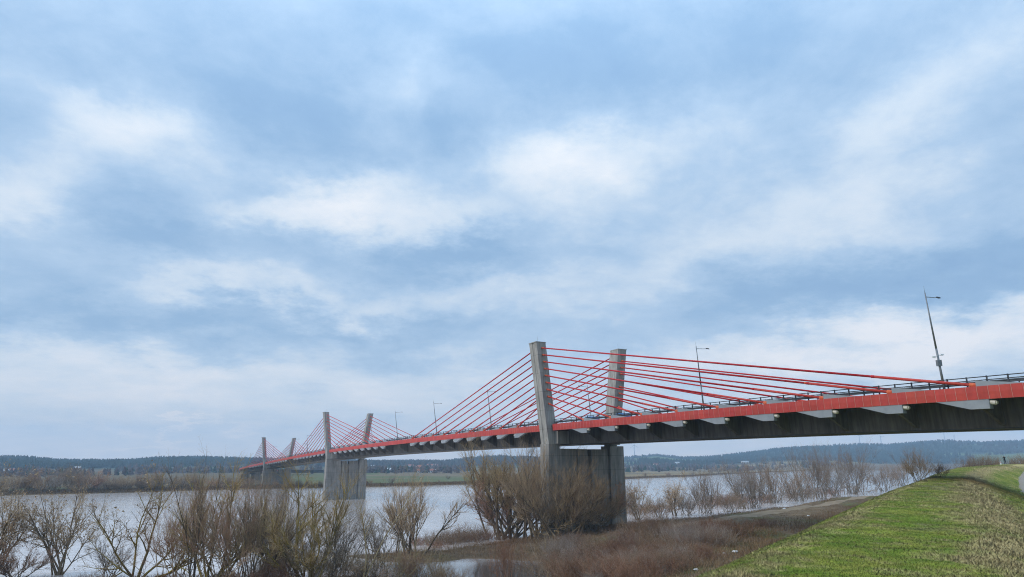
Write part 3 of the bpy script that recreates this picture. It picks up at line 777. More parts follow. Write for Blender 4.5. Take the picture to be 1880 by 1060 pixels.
def tree_proto(name, seed, H=10., stems=6, spread=25, c=(12, 9, 4), a=(32, 36, 38), ratio=(.5, .5, .5), up=(.35, .35, .25), br=.13, rr=(.055, .027, .014), t0=(.25, .15, .1), base=.3, lean=0.0, tips=0, mats=('bark', 'twig')):
    rng = np.random.default_rng(seed)
    th = rng.uniform(0, 2 * np.pi, stems); tl = np.radians(np.abs(rng.normal(spread, spread * .45, stems)))
    d = np.stack([np.sin(tl) * np.cos(th) + lean, np.sin(tl) * np.sin(th), np.cos(tl)], -1)
    st = np.stack([rng.normal(0, base, stems), rng.normal(0, base, stems), np.zeros(stems) - .3], -1)
    ln = H * rng.uniform(.72, 1.05, stems) * .92
    P0 = integrate(rng, st, d, ln, 8, up[0], .11); R0 = (br * .82 * rng.uniform(.6, 1.15, stems))[:, None] * np.array([1.25, 1, .85, .7, .55, .4, .25, .10])[None]
    P1, R1, L1 = spawn(rng, P0, R0, ln, c[0], t0[0], 1.0, a[0], ratio[0], 6, up[1], .13, rr[0], .25)
    P2, R2, L2 = spawn(rng, P1, R1, L1, c[1], t0[1], 1.0, a[1], ratio[1], 4, up[2], .12, rr[1], .35)
    s2 = [(P2, R2, 3)]
    if c[2]:
        P3, R3, L3 = spawn(rng, P2, R2, L2, c[2], t0[2], 1.0, a[2], ratio[2], 3, up[2], .1, rr[2], .4); s2.append((P3, R3, 3))
    tv, tq = tubes([(P0, R0, 6), (P1, R1, 4)]); cv, cq = tubes(s2)
    tris = None
    if tips:
        src = s2[-1][0][:, -1]; pick = rng.choice(len(src), min(len(src), tips), replace=False); c0 = src[pick]
        n3 = rng.normal(0, .075, (len(c0), 3, 3)); tv3 = (c0[:, None] + n3).reshape(-1, 3)
        tris = np.arange(len(tv3)).reshape(-1, 3) + len(cv); cv = np.concatenate([cv, tv3])
    trunk = mesh_np(name + '_trunk', tv, quads=tq, mats=[M[mats[0]]], smooth=True)
    crown = mesh_np(name + '_crown', cv, quads=cq, tris=tris, mats=[M[mats[1]]], smooth=True)
    zmax = np.percentile(cv[:, 2], 99.3)
    return dict(trunk=trunk, crown=crown, h=zmax, first=None)
PR = {
 'willow_a': tree_proto('willow', 1, stems=15, spread=40, base=.75, c=(13, 10, 5), up=(.5, .5, .45), a=(26, 26, 26), mats=('bark', 'twig_olive')),
 'willow_b': tree_proto('willow', 2, stems=12, spread=32, base=.75, c=(13, 10, 5), up=(.6, .55, .5), a=(24, 26, 28), mats=('bark', 'twig')),
 'willow_c': tree_proto('willow', 5, stems=15, spread=50, base=.75, c=(12, 10, 5), up=(.4, .4, .35), a=(28, 26, 26), tips=2500, mats=('bark', 'twig_red')),
 'open_a': tree_proto('open_tree', 11, stems=8, spread=30, c=(12, 10, 4), a=(40, 42, 42), ratio=(.45, .45, .5), up=(.5, .35, .2), br=.13, rr=(.06, .027, .013), base=.35, tips=900, mats=('bark', 'twig')),
 'open_b': tree_proto('open_tree', 14, stems=7, spread=36, c=(11, 9, 4), a=(42, 42, 42), ratio=(.42, .45, .5), up=(.45, .35, .2), br=.15, rr=(.065, .028, .013), base=.3, tips=500, mats=('bark_yellow', 'twig')),
 'open_c': tree_proto('open_tree', 17, stems=10, spread=32, c=(13, 10, 4), a=(30, 32, 36), ratio=(.42, .45, .5), up=(.5, .4, .25), br=.13, rr=(.055, .027, .013), base=.3, mats=('bark_yellow', 'twig_olive')),
 'shrub_a': tree_proto('shrub', 21, H=8, stems=30, spread=26, c=(10, 8, 3), a=(22, 28, 30), ratio=(.5, .45, .5), up=(.5, .4, .3), br=.05, rr=(.032, .018, .011), base=1.1, mats=('bark', 'twig_dark')),
 'shrub_b': tree_proto('shrub', 24, H=8, stems=26, spread=32, c=(10, 8, 3), a=(24, 30, 32), ratio=(.5, .45, .5), up=(.45, .4, .3), br=.05, rr=(.032, .018, .011), base=1.0, mats=('bark', 'twig_dark')),
 'shrub_c': tree_proto('shrub', 27, H=8, stems=16, spread=34, c=(11, 8, 3), a=(30, 34, 36), ratio=(.5, .45, .5), up=(.35, .3, .2), br=.06, rr=(.034, .018, .011), base=.8, mats=('bark', 'twig_grey')),
 'shrub_l': tree_proto('shrub', 22, H=8, stems=28, spread=24, c=(10, 8, 5), a=(22, 28, 30), ratio=(.5, .45, .5), up=(.5, .4, .3), br=.045, rr=(.03, .018, .011), base=.9, mats=('bark', 'twig')),
 'shrub_m': tree_proto('shrub', 23, H=8, stems=26, spread=28, c=(10, 8, 5), a=(24, 30, 32), ratio=(.5, .45, .5), up=(.5, .4, .3), br=.045, rr=(.03, .018, .011), base=.9, mats=('twig', 'twig_red')),
 'slender': tree_proto('slender_tree', 31, H=12, stems=2, spread=5, c=(14, 7, 3), a=(30, 34, 36), ratio=(.3, .42, .45), up=(.3, .5, .4), br=.09, rr=(.035, .016, .009), base=.1, t0=(.35, .2, .2), mats=('straw', 'twig')),
 'tall_thin': tree_proto('tall_tree', 33, H=14, stems=7, spread=9, c=(12, 6, 3), a=(20, 28, 30), ratio=(.34, .42, .45), up=(.4, .5, .4), br=.09, rr=(.035, .016, .009), base=.35, t0=(.3, .2, .2), mats=('bark', 'twig')),
 'brush_a': tree_proto('brush', 41, H=3, stems=60, spread=34, c=(6, 6, 0), a=(28, 34, 36), ratio=(.5, .5, .5), up=(.3, .2, .1), br=.026, rr=(.014, .008, .004), base=.8, mats=('scrub_red', 'scrub_red')),
 'brush_b': tree_proto('brush', 43, H=3, stems=60, spread=42, c=(6, 6, 0), a=(30, 36, 36), ratio=(.5, .5, .5), up=(.2, .2, .1), br=.026, rr=(.014, .008, .004), base=.9, mats=('scrub_brown', 'scrub_brown')),
 'brush_c': tree_proto('brush', 46, H=3, stems=50, spread=28, c=(8, 6, 0), a=(22, 26, 36), ratio=(.55, .5, .5), up=(.4, .3, .1), br=.018, rr=(.011, .007, .004), base=.7, mats=('twig_grey', 'twig_grey')),
 'stalks': tree_proto('stalks', 48, H=5, stems=26, spread=20, c=(5, 3, 0), a=(16, 20, 20), ratio=(.4, .4, .5), up=(-.2, .1, 0), br=.03, rr=(.018, .010, .004), base=.8, lean=.35, mats=('straw', 'straw')),
}
trng = random.Random(5)
def put_tree(proto, px, py, hpx, name, label, cat, group=None, wide=1.0, base=None, rz=None, flat=False):
    p = PR[proto]
    q = np.array(base) if base is not None else hit(px, py)
    dist = math.hypot(q[0], q[1])
    # metres per pixel at that distance (along the view axis)
    depth = (q[0] * 0 + q[1] * CP + (q[2] - CZ) * SP)
    s = hpx * depth / F / p['h']
    root = empty(name, (q[0], q[1], q[2] - .05)); tag(root, label, cat, group)
    root.scale = (s * wide, s * wide, s); root.rotation_euler = (0, 0, trng.uniform(0, 6.28) if rz is None else rz)
    for nm in ('trunk', 'crown'):
        o = bpy.data.objects.new(nm, p[nm]); col.objects.link(o); o.parent = root
    return root
ROWL = 'leafless trees and bushes in front of the river at the left'
T = [  # proto, base x, base y, height px, name, label, wide, rz
 ('open_a', -22, 1064, 205, 'bare_tree', 'bare tree half cut off by the left edge of the photo, thin branches spreading right', .8, .5),
 ('willow_c', 22, 1066, 62, 'bare_shrub', 'low brown thicket at the foot of the leftmost bare tree', 1.2, None),
 ('open_a', 105, 1056, 158, 'bare_tree', 'dark fan-shaped bare tree with withered seed clusters, second from the left edge', .95, 2.2),
 ('open_b', 256, 1062, 172, 'bare_tree', 'bare tree with yellow lichen on its wide forked limbs', 1.0, 1.0),
 ('shrub_c', 200, 1060, 70, 'bare_shrub', 'small grey-brown bush between the seed-clustered tree and the yellow-limbed tree', 1.1, None),
 ('tall_thin', 352, 1075, 255, 'bare_tree', 'tallest thin-stemmed bare tree at the left, its tips standing against the sky', .85, .3),
 ('open_c', 390, 1068, 190, 'bare_tree', 'bare tree with several upright yellowish stems right beside the tallest thin one', .9, 4.0),
 ('shrub_m', 330, 1066, 140, 'bare_shrub', 'reddish-brown thicket at the foot of the tallest thin tree', .9, None),
 ('shrub_m', 425, 1070, 170, 'bare_shrub', 'dense reddish-brown upright thicket below the far end of the bridge', .9, None),
 ('shrub_l', 470, 1068, 175, 'bare_shrub', 'dense brown upright thicket left of the mossy multi-stemmed tree', .9, None),
 ('tall_thin', 455, 1074, 215, 'bare_tree', 'thin bare sapling clump rising in front of the far pylons', .8, 2.0),
 ('open_c', 560, 1072, 190, 'bare_tree', 'mossy yellow-green multi-stemmed bare tree below the middle pylons', 1.05, 1.7),
 ('shrub_l', 520, 1068, 110, 'bare_shrub', 'brown bush at the left foot of the mossy multi-stemmed tree', 1.1, None),
 ('shrub_c', 612, 1066, 120, 'bare_shrub', 'brown bush between the mossy multi-stemmed tree and the pale slender tree', 1.0, None),
 ('slender', 663, 1074, 222, 'bare_tree', 'pale slender single-trunked tree right of the middle pylons', 1.25, .2),
 ('willow_b', 752, 1018, 132, 'bare_bush', 'rounded grey-brown willow bush standing alone at the water right of the slender tree', 1.05, .9),
 ('shrub_c', 700, 1040, 95, 'bare_shrub', 'thin bush between the slender tree and the rounded willow bush', 1.0, None),
 ('stalks', 735, 1068, 80, 'reed_clump', 'clump of straw-coloured arching stalks in front of the rounded willow bush', 1.0, .1),
 ('stalks', 790, 1062, 60, 'reed_clump', 'lower clump of straw-coloured stalks right of the first one, at the pond', 1.0, .4),
 ('willow_a', 935, 990, 192, 'bare_tree', 'largest bare willow, its fan of branches spreading left in front of the bridge', 1.15, 2.6),
 ('willow_c', 925, 987, 118, 'bare_tree', 'low reddish willow leaning out over the water beneath the largest willow', 1.12, 2.9),
 ('willow_b', 985, 988, 196, 'bare_tree', 'tall upright bare willow directly in front of the left nearest pylon', .8, .7),
 ('willow_b', 1050, 985, 150, 'bare_tree', 'bushy willow with yellow leaning stems in front of the near pier', 1.22, 4.1),
 ('shrub_l', 1018, 988, 120, 'bare_shrub', 'upright brown thicket between the two willows in front of the near pier', 1.2, None),
 ('willow_b', 1080, 978, 112, 'bare_tree', 'smaller willow in front of the right half of the near pier', 1.2, 2.2),
 ('willow_c', 1095, 970, 90, 'bare_shrub', 'olive-brown bush at the right foot of the near pier', 1.1, None),
 ('brush_a', 928, 1062, 96, 'bare_shrub', 'rust-red shrub covered trunk standing in the dark pond', .45, None),
 ('brush_b', 880, 990, 36, 'bare_shrub', 'dark low brush at the water under the largest willow', 1.8, None),
]
for t in T:
    put_tree(t[0], t[1], t[2], t[3] * (1.18 if t[1] < 840 and 60 < t[3] < 200 else 1.0), t[4], t[5], 'tree' if 'tree' in t[4] else ('reeds' if 'reed' in t[4] else 'bush'), ROWL if t[1] < 840 else 'willows and bushes by the near pier', t[6], None, t[7])
ROWR = 'bare bushes along the near bank right of the pier'
B = [
 ('open_a', 1172, 955, 78, 'thin dark bare tree first to the right of the near pier', .8),
 ('shrub_b', 1205, 950, 40, 'low brown bush at the foot of the first bare tree right of the pier', 1.3),
 ('open_a', 1240, 947, 72, 'second bare tree to the right of the near pier', .75),
 ('shrub_c', 1262, 946, 48, 'low rounded bush behind the bank right of the second bare tree', 1.2),
 ('shrub_b', 1300, 943, 82, 'third bare tree to the right of the near pier, twin-stemmed', .75),
 ('shrub_b', 1335, 940, 40, 'low bush between the third bare tree and the broad leaning bush', 1.3),
 ('shrub_c', 1368, 935, 84, 'broad bush of slanting stems where the sandy path starts to climb', .8),
 ('shrub_a', 1385, 933, 78, 'dense reddish bush directly right of the broad leaning bush', .7),
 ('shrub_b', 1425, 924, 80, 'spreading bare bush above the middle of the sandy path', .85),
 ('shrub_b', 1460, 920, 62, 'smaller bush left of the tallest bush on the right bank', 1.0),
 ('shrub_a', 1502, 917, 98, 'tallest bush on the right bank, rust-brown at its top', .68),
 ('shrub_c', 1535, 912, 60, 'small bush between the two tallest ones on the right bank', .9),
 ('shrub_b', 1572, 908, 86, 'second tallest bush on the right bank, wide and rounded', .8),
 ('shrub_b', 1618, 902, 50, 'bush right of the second tallest one, low behind the dike', 1.0),
 ('shrub_a', 1652, 892, 42, 'low thicket half hidden by the dike edge', 1.1),
 ('shrub_b', 1692, 884, 60, 'spiky bush standing where the dike crest meets the river', .85),
 ('shrub_b', 1722, 876, 28, 'last low twigs poking above the dike in front of the far water', 1.1),
]
for b in B: put_tree(b[0], b[1], b[2], b[3] * 1.12, 'bare_bush', b[4], 'bush', ROWR, b[5] * 1.12)

# brush on the slope between pond and dike
K = [
 ('brush_c', 1275, 1012, 62, 1.1, 'grey-purple spray of bare stems above the brown mound'),
 ('brush_c', 1320, 1000, 46, 1.2, 'smaller grey-purple spray right of the larger one'),
 ('brush_b', 1245, 1048, 48, 1.6, 'dark brown rounded mound of brush close to the dike'),
 ('brush_a', 1292, 1030, 34, 1.5, 'rust-brown mound of dead brush at the edge of the dike'),
 ('brush_a', 1190, 1062, 58, 1.5, 'large rust-coloured brush at the bottom of the photo left of the dark mound'),
 ('brush_a', 1130, 1066, 56, 1.5, 'rust-coloured brush at the bottom of the photo, right of the dark pond by one bush'),
 ('brush_a', 1070, 1068, 60, 1.5, 'rust-coloured brush at the right edge of the dark pond'),
 ('brush_c', 1050, 1025, 48, 1.0, 'pale thin-stemmed brush on the bank behind the dark pond'),
 ('brush_b', 1100, 1020, 40, 1.5, 'brown brush below the mossy strip of grass'),
 ('brush_a', 1150, 1022, 40, 1.6, 'reddish brush between the mossy strip and the dark mound'),
 ('brush_b', 1205, 1012, 42, 1.5, 'brown brush left of the grey-purple spray'),
 ('brush_a', 1225, 985, 28, 1.6, 'low reddish brush below the sandy path'),
 ('brush_b', 1360, 985, 26, 1.7, 'brown brush on the slope right of the grey-purple sprays'),
 ('brush_a', 1400, 968, 24, 1.7, 'reddish brush on the slope close under the dike'),
 ('brush_b', 1165, 945, 30, 1.5, 'dark brush at the bottom right corner of the near pier'),
 ('brush_b', 1120, 955, 34, 1.6, 'olive brush hugging the foot of the near pier'),
 ('brush_b', 830, 1000, 16, 2.0, 'low reedy brush on the spit left of the largest willow'),
 ('brush_a', 800, 1006, 16, 2.0, 'low rusty brush at the tip of the spit in the river'),
 ('brush_b', 815, 1074, 34, 1.4, 'brown brush at the bottom of the photo left of the dark pond'),
 ('brush_a', 300, 1072, 26, 1.6, 'rust-brown brush under the yellow-limbed tree'),
 ('brush_b', 160, 1070, 20, 1.8, 'brown brush under the seed-clustered tree'),
 ('brush_a', 500, 1074, 50, 1.6, 'rust-brown brush left of the mossy multi-stemmed tree'),
 ('brush_b', 640, 1074, 50, 1.6, 'brown brush at the foot of the pale slender tree'),
]
for k in K: put_tree(k[0], k[1], k[2], k[3], 'brush', k[5], 'brush', 'brush on the low ground below the dike', k[4])

# denser scrub between the pond and the dike, and fillers along the left water's edge
for i in range(75):
    px = trng.uniform(1005, 1340); py = trng.uniform(975, 1075)
    if px > 1290 + (1060 - py) * 1.6 - 55 or (py < 1000 and px < 1150): continue
    put_tree(trng.choice(['brush_a', 'brush_a', 'brush_b', 'brush_c']), px, py, trng.uniform(24, 46), 'brush', 'rust-brown brush within the dense scrub between the pond and the dike', 'brush', 'dense scrub between the pond and the dike', trng.uniform(1.3, 1.9))
for i in range(16):
    px = 1150 + 410 * i / 15 + trng.uniform(-8, 8); py = 944 - (px - 1150) * .098 + trng.uniform(-2, 2)
    put_tree(trng.choice(['brush_b', 'brush_a', 'brush_b']), px, py, trng.uniform(14, 26), 'brush', 'low brown brush in the strip along the top of the near bank', 'brush', 'brush strip along the near bank', trng.uniform(1.5, 2.4))
for i in range(13):
    px = trng.uniform(470, 820); py = 1066 + trng.uniform(-2, 8)
    put_tree(trng.choice(['shrub_l', 'shrub_m', 'shrub_l', 'brush_b']), px, py, trng.uniform(30, 80), 'bare_shrub', 'small brown shrub filling the gaps between the bare trees along the bottom left', 'bush', 'small shrubs between the bare trees at the lower left', trng.uniform(.9, 1.4))

for i in range(12):
    px = trng.uniform(1000, 1290); py = trng.uniform(1010, 1066)
    put_tree('stalks', px, py, trng.uniform(22, 40), 'reed_clump', 'thin straw-coloured stalks standing among the rust-brown scrub', 'reeds', 'straw stalks among the scrub', trng.uniform(.6, 1.0))
for i in range(9):
    px = 770 + 120 * i / 8 + trng.uniform(-6, 6)
    put_tree(trng.choice(['brush_b', 'brush_a']), px, 1001 - (px - 770) * .09, trng.uniform(16, 30), 'brush', 'low brown brush on the spit between the river and the dark pond', 'brush', 'brush on the spit', trng.uniform(1.3, 2.0))

# hedge-like bushes beyond the dike crest
for i, (px, h, lb) in enumerate([(1776, 20, 'leftmost reddish bush behind the far dike crest'), (1794, 24, 'second reddish bush behind the far dike crest'), (1812, 26, 'third reddish bush behind the far dike crest'),
                                 (1828, 24, 'reddish bush immediately left of the standing person'), (1862, 24, 'reddish bush immediately right of the standing person'), (1882, 26, 'reddish bush cut by the right edge of the photo')]):
    q = at_depth(px, 852, 200 + (i % 2) * 6); q[2] = CZ - .8 - 2.2
    put_tree('shrub_a', 0, 0, h + 14, 'bare_bush', lb, 'bush', 'reddish bushes behind the far dike crest', 1.1, q)

# far bank bushes
frng = random.Random(11)
FB = [(-8, 862, 3), (20, 866, 2), (45, 862, 4), (75, 856, 6), (100, 862, 2), (118, 850, 5), (133, 848, 8), (150, 860, 1), (172, 862, 2), (186, 862, 3), (205, 872, 2), (228, 868, 4), (258, 868, 2), (278, 864, 6), (296, 866, 3), (318, 870, 4),
      (340, 872, 2), (365, 876, 6), (392, 876, 2), (415, 878, 4), (436, 880, 3), (455, 882, 5), (478, 884, 2), (508, 880, 3), (530, 878, 5), (548, 876, 4), (566, 878, 6), (588, 880, 3), (676, 878, 3), (718, 872, 4), (752, 884, 2), (806, 884, 3), (1185, 866, 8), (1228, 868, 4), (1272, 866, 3), (1306, 858, 6), (1320, 852, 8), (1345, 858, 4), (1372, 854, 6), (1398, 850, 5), (1425, 856, 3), (1462, 858, 2), (1530, 854, 3)]
for i, (px, ytop, back) in enumerate(FB):
    az = math.atan2(*ray(px, 880)[:2]); rs = float(np.interp(az, sh_az, sh_r)) + 6 + back * 3.0
    x, y = rs * math.sin(az), rs * math.cos(az); z = H1(x, y) + CZ
    depth = y * CP + (z - CZ) * SP
    ybase = 850 + (CZ - z) / depth * F * 1.0
    side = 'left of the far pylons' if px < 450 else ('between the far and the near pylons' if px < 900 else 'right of the near pier')
    put_tree(['shrub_b', 'willow_b', 'shrub_a', 'willow_c', 'shrub_c'][i % 5], 0, 0, max(8, ybase - ytop), 'far_bush', 'small leafless bush on the far riverbank ' + side, 'bush', 'bushes on the far riverbank ' + side, frng.uniform(.85, 1.3), (x, y, z))
for i in range(46):
    px = frng.uniform(-20, 470); back = abs(frng.gauss(0, 12)) + 2
    az = math.atan2(*ray(px, 880)[:2]); rs = float(np.interp(az, sh_az, sh_r)) + 6 + back; x, y = rs * math.sin(az), rs * math.cos(az); z = H1(x, y) + CZ
    put_tree(frng.choice(['shrub_b', 'shrub_a', 'willow_b', 'shrub_c']), 0, 0, frng.uniform(14, 30), 'far_bush', 'small leafless bush on the far riverbank left of the far pylons', 'bush', 'bushes on the far riverbank left of the far pylons', frng.uniform(1.0, 1.6), (x, y, z))
put_tree('shrub_c', 0, 0, 8, 'far_bush', 'single dark round bush alone in the green meadow across the river', 'bush', None, 1.3, hit(823, 880.5))

# ------------------------------------------------------------------ reeds and dead grass on the banks (uncountable)
def blades(n, XY, hgt, wid, cols, lean=.35, seed=1, sink=.03):
    rng = np.random.default_rng(seed); X, Y = XY; k = len(X)
    Z = height(X, Y)[0] + CZ - sink
    a = rng.uniform(0, 2 * np.pi, k); w = wid[:, None] * np.stack([np.cos(a), np.sin(a), 0 * a], -1) * .5
    b = rng.uniform(0, 2 * np.pi, k); tip = np.stack([np.cos(b) * lean, np.sin(b) * lean, np.ones(k)], -1) * (hgt * rng.uniform(.5, 1.25, k))[:, None] * np.array([1, 1, 1.]) 
    tip[:, :2] *= rng.uniform(.2, 1.6, (k, 1))
    P = np.stack([X, Y, Z], -1)
    V = np.stack([P - w, P + w, P + tip], 1).reshape(-1, 3)
    C = np.repeat(cols, 3, 0)
    return V, np.arange(3 * k).reshape(-1, 3), C
rng = np.random.default_rng(91)
# bank vegetation
n = 480000
X = rng.uniform(-110, 130, n); Y = rng.uniform(70, 260, n)
h_, t_ = height(X, Y); ng = near_ground(X, Y)
keep = (h_ > -16.45) & (t_ < -9) & (np.abs(np.arctan2(X, Y)) < .72) & (h_ < ng + 1.2) & (fbm(X * .12, Y * .12, 95, 3) > .30) & (seg_dist(X, Y, PATHP) > 2.3)
X, Y = X[keep], Y[keep]
nn = fbm(X * .15, Y * .15, 97, 3)[:, None]; rnd = rng.uniform(.7, 1.3, (len(X), 1))
cols = (np.array([.15, .078, .042]) * (1 - nn) + np.array([.27, .185, .095]) * nn) * rnd
hh = (.35 + .9 * fbm(X * .1, Y * .1, 99, 2)) * (.22 + .78 * sstep(5, 14, seg_dist(X, Y, PATHP)))
V, Tt, C = blades(len(X), (X, Y), hh, np.full(len(X), .05), cols, .5, 2)
tag(link('dry_undergrowth', mesh_np('dry_undergrowth', V, tris=Tt, mats=[M['reeds']], colors=C)), 'brown dead grass and weeds covering the low riverbank', 'undergrowth', None, 'stuff')
# far bank fringe
n = 60000
az = rng.uniform(-.72, .45, n); rs = np.interp(az, sh_az, sh_r); r = rs + np.abs(rng.normal(0, 1, n)) * 16 + 1.5
X, Y = r * np.sin(az), r * np.cos(az); h_ = height(X, Y)[0]; keep = (h_ > -16.4); X, Y = X[keep], Y[keep]
nn = fbm(X * .05, Y * .05, 101, 3)[:, None]
cols = (np.array([.10, .055, .032]) * (1 - nn) + np.array([.22, .14, .065]) * nn) * rng.uniform(.7, 1.3, (len(X), 1))
V, Tt, C = blades(len(X), (X, Y), .8 + 1.0 * nn[:, 0], np.full(len(X), .25), cols, .4, 3)
tag(link('far_bank_reeds', mesh_np('far_bank_reeds', V, tris=Tt, mats=[M['reeds']], colors=C)), 'brown reeds fringing the far waterline', 'reeds', None, 'stuff')
# turf
n = 520000
r = np.exp(rng.uniform(math.log(5.5), math.log(170), n)); az = rng.uniform(-.02, .86, n)
X, Y = r * np.sin(az), r * np.cos(az); h_, t_ = height(X, Y)
keep = (t_ > -14) & (t_ < 22) & ((t_ > 0) | (h_ > near_ground(X, Y) + .6)); X, Y, t_, r = X[keep], Y[keep], t_[keep], r[keep]
cols = turf_color(X, Y, t_) * rng.uniform(.65, 1.4, (len(X), 1)); dr = dryness(X, Y, t_)
flip = rng.random(len(X)) < .05; cols[flip] = np.array([.30, .22, .09])
V, Tt, C = blades(len(X), (X, Y), (.03 + .035 * dr) * (1 + r / 70), .005 + .0007 * r, np.minimum(cols * 1.1, .9), .8, 4, .01)
gme = mesh_np('grass', V, tris=Tt, mats=[M['blades']], colors=C)
tag(link('grass', gme), 'short green and straw-coloured grass covering the dike', 'grass', None, 'stuff')

# ------------------------------------------------------------------ far woods
def crowns(X, Y, Z, hgt, wid, cols, seed, conifer):
    """each tree a jagged crown of leaning facets"""
    rng = np.random.default_rng(seed); k = len(X); Vs = []; Ts = []; Cs = []; off = 0
    for lv in range(3):
        m = 6; a = rng.uniform(0, 6.28, (k, 1)) + np.arange(m)[None] * 2 * np.pi / m
        rad = (wid * (.5, .42, .27)[lv])[:, None] * rng.uniform(.6, 1.25, (k, m)); zb = (hgt * (.12, .38, .62)[lv])[:, None] + rng.normal(0, .07, (k, m)) * hgt[:, None]
        ring = np.stack([X[:, None] + rad * np.cos(a), Y[:, None] + rad * np.sin(a), Z[:, None] + zb], -1)
        top = np.stack([X + rng.normal(0, .08, k) * wid, Y + rng.normal(0, .08, k) * wid, Z + hgt * (.66, .86, 1.0)[lv] * rng.uniform(.92, 1.05, k)], -1)[:, None]
        V = np.concatenate([ring, top], 1); ix = np.arange(k * 7).reshape(k, 7) + off
        T_ = np.stack([np.stack([ix[:, j], ix[:, (j + 1) % m], ix[:, 6]], -1) for j in range(m)], 1).reshape(-1, 3)
        Vs.append(V.reshape(-1, 3)); Ts.append(T_); Cs.append(np.repeat(cols * rng.uniform(.9, 1.1, (k, 1)), 7, 0)); off += k * 7
    return np.concatenate(Vs), np.concatenate(Ts), np.concatenate(Cs)
n = 16000
az = rng.uniform(-.70, .70, n); R = ridge_r(az); f = rng.uniform(.60, 1.12, n) ** .8; r = R * np.clip(f, .6, 1.1)
X, Y = r * np.sin(az), r * np.cos(az)
clear = fbm(X * .0035, Y * .0035, 75, 3); keep = (clear < .60) & ((r / R > .70) | (fbm(X * .008, Y * .008, 111, 2) > .5))
X, Y, r = X[keep], Y[keep], r[keep]; Z = height(X, Y)[0] + CZ
dec = fbm(X * .003, Y * .003, 121, 3); pine = np.array([.030, .040, .028]); bare = np.array([.06, .052, .042])
w = sstep(.48, .6, dec)[:, None] * (rng.random((len(X), 1)) < .85)
V, Tt, C = crowns(X, Y, Z, rng.uniform(9, 15, len(X)), rng.uniform(7, 11, len(X)), (pine * (1 - w) + bare * w) * rng.uniform(.88, 1.12, (len(X), 1)), 7, True)
tag(link('forest', mesh_np('forest', V, tris=Tt, mats=[M['forest']], colors=C)), 'dark pine and bare forest covering the far hills', 'forest', None, 'stuff')
# sparse trees and groves at the hills' foot
n = 2600
az = rng.uniform(-.70, .70, n); R = ridge_r(az); rs = np.interp(az, sh_az, sh_r); lo = np.maximum(rs + 60, R * .40); r = lo + (R * .66 - lo) * rng.random(n)
X, Y = r * np.sin(az), r * np.cos(az); keep = (fbm(X * .006, Y * .006, 131, 3) > .50) & (lo < R * .64); X, Y, az = X[keep], Y[keep], az[keep]
gx = []
for (px, d0, cnt, wd) in [(838, 1250, 70, 26), (812, 1230, 40, 12), (735, 1150, 45, 16), (748, 1160, 30, 12), (690, 1250, 40, 25), (775, 1120, 25, 20), (1190, 1500, 50, 40), (1250, 1700, 60, 45), (1320, 1600, 30, 25), (1500, 2300, 40, 60), (60, 1000, 30, 60), (300, 1100, 50, 60), (400, 1100, 50, 60)]:
    for _ in range(cnt):
        p = at_depth(px + random.gauss(0, wd * .4), 860, d0 + random.gauss(0, 25)); gx.append((p[0], p[1]))
gx = np.array(gx); X = np.concatenate([X, gx[:, 0]]); Y = np.concatenate([Y, gx[:, 1]]); Z = height(X, Y)[0] + CZ; k = Z > .6; X, Y, Z = X[k], Y[k], Z[k]
cc = np.array([.085, .062, .052]) * rng.uniform(.7, 1.3, (len(X), 1)); gr = rng.random(len(X)) < .2; cc[gr] = np.array([.03, .05, .03])
V, Tt, C = crowns(X, Y, Z, rng.uniform(6, 12, len(X)), rng.uniform(5, 10, len(X)), cc, 8, False)
tag(link('woodland', mesh_np('woodland', V, tris=Tt, mats=[M['forest']], colors=C)), 'purple-brown bare groves at the foot of the far hills', 'woodland', None, 'stuff')

# ------------------------------------------------------------------ far houses
def house(px, py, Y, w, d, h, rz, wall, roof, label, rh=2.2, wins=True):
    p = at_depth(px, py, Y); z = max(H1(p[0], p[1]) + CZ, p[2] - h - 2)
    root = empty('house', (p[0], p[1], z - .3), rz); tag(root, label, 'house', 'houses across the river')
    mb = MB(); mb.box(-w / 2, w / 2, -d / 2, d / 2, 0, h)
    mb.face([(-w / 2 + .002, -d / 2, h), (-w / 2 + .002, d / 2, h), (-w / 2 + .002, 0, h + rh)]); mb.face([(w / 2 - .002, -d / 2, h), (w / 2 - .002, d / 2, h), (w / 2 - .002, 0, h + rh)])
    mb.build('wall', M[wall], root)
    e = .5; t = .25; mb = MB()
    for s in (-1, 1):
        a = [(-w / 2 - e, s * (d / 2 + e), h - rh * e / (d / 2)), (w / 2 + e, s * (d / 2 + e), h - rh * e / (d / 2)), (w / 2 + e, 0, h + rh), (-w / 2 - e, 0, h + rh)]
        mb.hexa([(x, y, zz + .01) for x, y, zz in a], [(x, y, zz + t) for x, y, zz in a])
    mb.build('roof', M[roof], root)
    if wins:
        nwin = max(2, int(w / 3.2))
        for i in range(nwin):
            x = -w / 2 + (i + .5) * w / nwin; mb = MB(); mb.box(x - .5, x + .5, -d / 2 - .03, -d / 2 + .05, 1.1, 2.5); mb.build('window', M['glass'], root)
